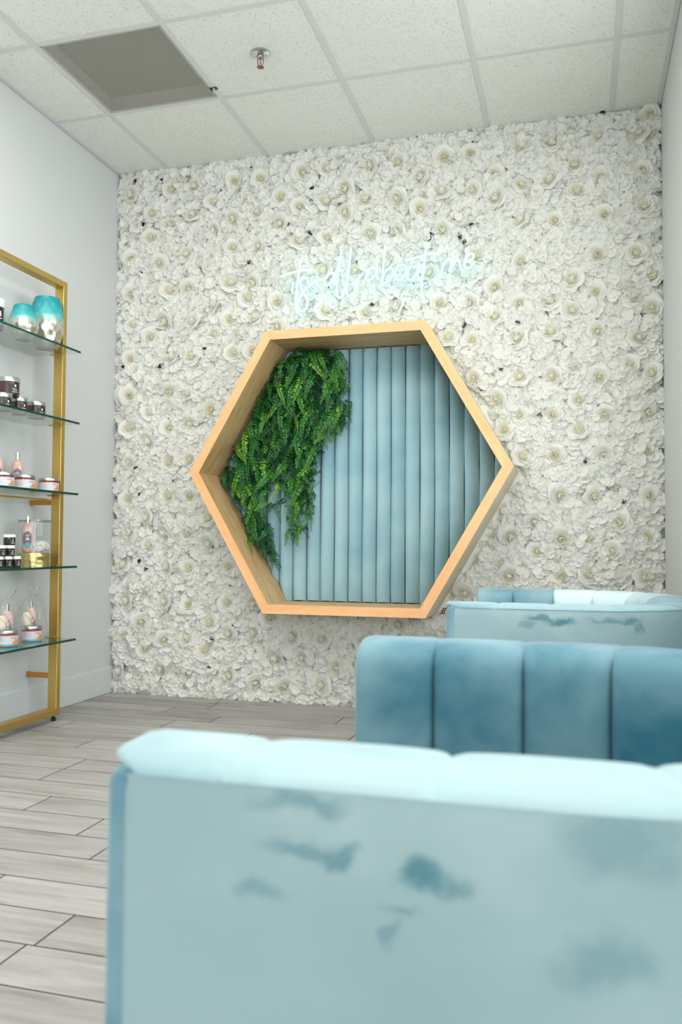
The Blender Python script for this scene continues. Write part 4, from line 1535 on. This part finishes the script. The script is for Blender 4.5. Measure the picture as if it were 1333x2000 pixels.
giftbag(.138, -.912, 'clear cellophane gift bag nearer the gold post on the lowest shelf', 'pink scrub jar inside the gift bag nearer the gold post', 'pink lotion bottle standing in the gift bag nearer the gold post', 'cream muslin pouch in the gift bag nearer the gold post', 0)
giftbag(.156, -1.108, 'clear cellophane gift bag cut by the left edge of the lowest shelf', 'pink scrub jar inside the gift bag at the left edge', 'pink lotion bottle inside the gift bag at the left edge', 'cream muslin pouch inside the gift bag at the left edge', 1)

# ------------------------------------------------------------------ velvet booths
XL, XR = 2.2, 2.992
ZS, ZC = 0.667, 0.680
CO = 0.098                    # crest sits this far inside the outer edge
PROF = [(0.0, ZS), (.004, ZS + .0045), (.014, ZS + .008), (.035, ZS + .0115), (.065, ZC - .0006), (.098, ZC), (.125, ZC - .004), (.145, ZC - .013), (.158, ZC - .028), (.166, ZC - .055), (.169, ZC - .11), (.170, ZC - .18), (.170, ZC - .27)]
RCN = 0.40                    # outer corner radius


def booth(name, label, yn, yf, near_seams, nap_and_sun_fn, outer_mat):
    """U-shaped booth open to the left: outer edge runs along yn, round the back at XR and home along yf"""
    root = thing(name, label, 'booth', (2.6, (yn + yf) / 2, 0), 0, 'teal velvet booths')
    B = Vector((2.6, (yn + yf) / 2, 0))
    xc = XR - RCN
    rcr = RCN - CO
    Ls = xc - XL
    La = rcr * PI / 2
    Lb = (yf - yn) - 2 * RCN
    tot = 2 * Ls + 2 * La + Lb

    def frame(s):
        """crest arc length -> outer point and inward normal"""
        if s <= Ls:
            return Vector((XL + s, yn, 0)), Vector((0, 1, 0))
        s -= Ls
        if s <= La:
            a = s / rcr
            d = Vector((math.sin(a), -math.cos(a), 0))
            return Vector((xc, yn + RCN, 0)) + d * RCN, -d
        s -= La
        if s <= Lb:
            return Vector((XR, yn + RCN + s, 0)), Vector((-1, 0, 0))
        s -= Lb
        if s <= La:
            a = s / rcr
            d = Vector((math.cos(a), math.sin(a), 0))
            return Vector((xc, yf - RCN, 0)) + d * RCN, -d
        s -= La
        return Vector((xc - s, yf, 0)), Vector((0, -1, 0))

    far = [2.34, 2.50, 2.66]
    seams = [-0.006] + [x - XL for x in near_seams]
    last = tot - (far[-1] - XL)
    nmid = max(1, round((last - seams[-1]) / 0.163))
    st0 = seams[-1]
    seams += [st0 + (last - st0) * k / nmid for k in range(1, nmid + 1)]
    seams += [tot - (x - XL) for x in far[-2::-1]] + [tot + 0.006]
    for ci in range(len(seams) - 1):
        sa, sb_ = seams[ci], seams[ci + 1]
        endl, endr = ci == 0, ci == len(seams) - 2

        def fn(u, v):
            # u along the run, v across the profile
            s = sa + (sb_ - sa) * u
            p, nrm = frame(s)
            f = v * (len(PROF) - 1)
            i = min(int(f), len(PROF) - 2)
            q = f - i
            n0, z0 = PROF[i]
            n1, z1 = PROF[i + 1]
            nn_, z = n0 + (n1 - n0) * q, z0 + (z1 - z0) * q
            tn, tz = n1 - n0, z1 - z0
            ll = math.hypot(tn, tz)
            on, oz = -tz / ll, tn / ll
            e = abs(2 * u - 1)
            if (endl and u < .5) or (endr and u > .5):
                dd = min(1, (1 - e) / .14)
                bul = -.011 * (1 - math.sqrt(max(0, 1 - (1 - dd) ** 2)))
            else:
                bul = -.0095 * (e ** 22) - .0050 * e ** 3
            amp = .26 if v < .4 else .26 + 1.25 * min(1, (v - .4) * 2.5)
            if v < .12 and not (endl or endr):
                amp *= v / .12
            nn_ -= on * bul * amp * -1
            z += oz * bul * amp
            if (endl or endr) and nn_ < .05:
                k_ = .044 * max(0, 1 - nn_ / .05) ** 2 * min(1, e) * (1 if (u < .5) == endl else 0)
                p = p + Vector((k_, 0, 0))
            pt = p + nrm * nn_ - B
            return (pt.x, pt.y, z)
        nu = 34
        mb = MB().grid(fn, nu, 24)
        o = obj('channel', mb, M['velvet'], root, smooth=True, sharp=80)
        o['nap_and_sun'] = nap_and_sun_fn(ci, len(seams) - 1)
    # outer shell
    ns = 60
    mb = MB()

    def fo(u, v):
        s = 0.026 + (tot - 0.052) * u
        p, nrm = frame(s)
        z = 0.055 + (ZS - 0.0004 - 0.055) * v
        ed = max(0, (v - .97) / .03)
        off = .0018 * ed * ed
        e = min(u, 1 - u) * tot
        if e < .006:
            off += .0018 * (1 - e / .006) ** 2
        pt = p + nrm * off - B
        return (pt.x, pt.y, z)
    us = ns
    def uu_(u):
        k = 0.03 / tot
        return u * k / .1 if u < .1 else (1 - (1 - u) * k / .1 if u > .9 else k + (u - .1) / .8 * (1 - 2 * k))
    mb.grid(lambda u, v: fo(uu_(u), v), 120, 40)
    mb.grid(lambda u, v: (lambda p, n_: tuple(p + n_ * .03 - B + Vector((0, 0, 0.055 + (ZS - .02 - .055) * v))))(*frame(0.022 + (tot - .044) * u)), 60, 2)
    o = obj('outer_shell', mb, outer_mat, root, smooth=True, sharp=80)
    o['nap_and_sun'] = 0.85
    # end panels on the two arm fronts
    for yb, sgn in ((yn, 1), (yf, -1)):
        pts = [(n_, z - .0025) for n_, z in PROF[:-1]] + [(.170, .055), (0.0, .055)]
        cxn, czn = .085, .36
        mb = MB()
        rings = []
        for dx, sh in ((.038, .002), (.0265, .0016), (.0240, 0.0), (.017, .0014), (.010, .0055), (.004, .012), (0.0, .021)):
            ring = []
            for n_, z in pts:
                dn, dz = n_ - cxn, z - czn
                n2 = cxn + math.copysign(max(0, abs(dn) - sh), dn)
                z2 = z - sh if z > czn else z + sh * .3
                ring.append((XL + dx - B.x, yb + sgn * n2 - B.y, z2))
            rings.append(ring)
        L_ = len(pts)
        fs = []
        for r_ in range(len(rings) - 1):
            for i in range(L_):
                l_ = (i + 1) % L_
                fs.append((r_ * L_ + i, r_ * L_ + l_, (r_ + 1) * L_ + l_, (r_ + 1) * L_ + i))
        fs.append(tuple((len(rings) - 1) * L_ + i for i in range(L_)))
        mb.add([p for r_ in rings for p in r_], fs)
        o = obj('end_panel', mb, M['velvet'], root, smooth=True, sharp=50)
        o['nap_and_sun'] = 0.22
    # seat, base and feet inside the U
    i0, i1 = yn + .172 - B.y, yf - .172 - B.y
    o = obj('seat_cushion', MB().box(XL + .03 - B.x, XR - .174 - B.x, i0 + .002, i1 - .002, .30, .44), M['velvet'], root, bevel=.03, seg=4, smooth=True)
    o['nap_and_sun'] = 0.3
    obj('base', MB().box(XL + .04 - B.x, XR - .2 - B.x, yn + .04 - B.y, yf - .04 - B.y, .06, .30), M['dark_print'], root)
    for x in (XL + .07, XR - .16):
        for y in (yn + .10, yf - .10):
            obj('foot', MB().lathe([(.018, 0), (.022, .06)], 16), M['black'], root, loc=(x - B.x, y - B.y, 0))
    return root


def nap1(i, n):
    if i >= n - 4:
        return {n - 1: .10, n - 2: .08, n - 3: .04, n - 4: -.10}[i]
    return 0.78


def nap2_sunlit(i, n):
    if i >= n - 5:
        return {n - 1: .25, n - 2: .30, n - 3: 1.35, n - 4: 1.25, n - 5: 1.0}[i]  # far-arm channels above the light velvet tone have sunlight painted in
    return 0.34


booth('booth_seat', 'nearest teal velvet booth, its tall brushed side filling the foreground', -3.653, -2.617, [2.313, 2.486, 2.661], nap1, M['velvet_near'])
booth('booth_seat', 'farther teal velvet booth in front of the flower wall', -1.708, -0.672, [2.354, 2.512, 2.685], nap2_sunlit, M['velvet_far'])
# object-space patches on the outer shells use world-like coordinates, so shift their texture with the booth origin
for mm in (M['velvet_near'], M['velvet_far']):
    for nd in mm.node_tree.nodes:
        if nd.type == 'MAPPING' and nd.inputs['Scale'].default_value[1] == 0.0:
            nd.inputs['Location'].default_value[0] += 2.6 * nd.inputs['Scale'].default_value[0]
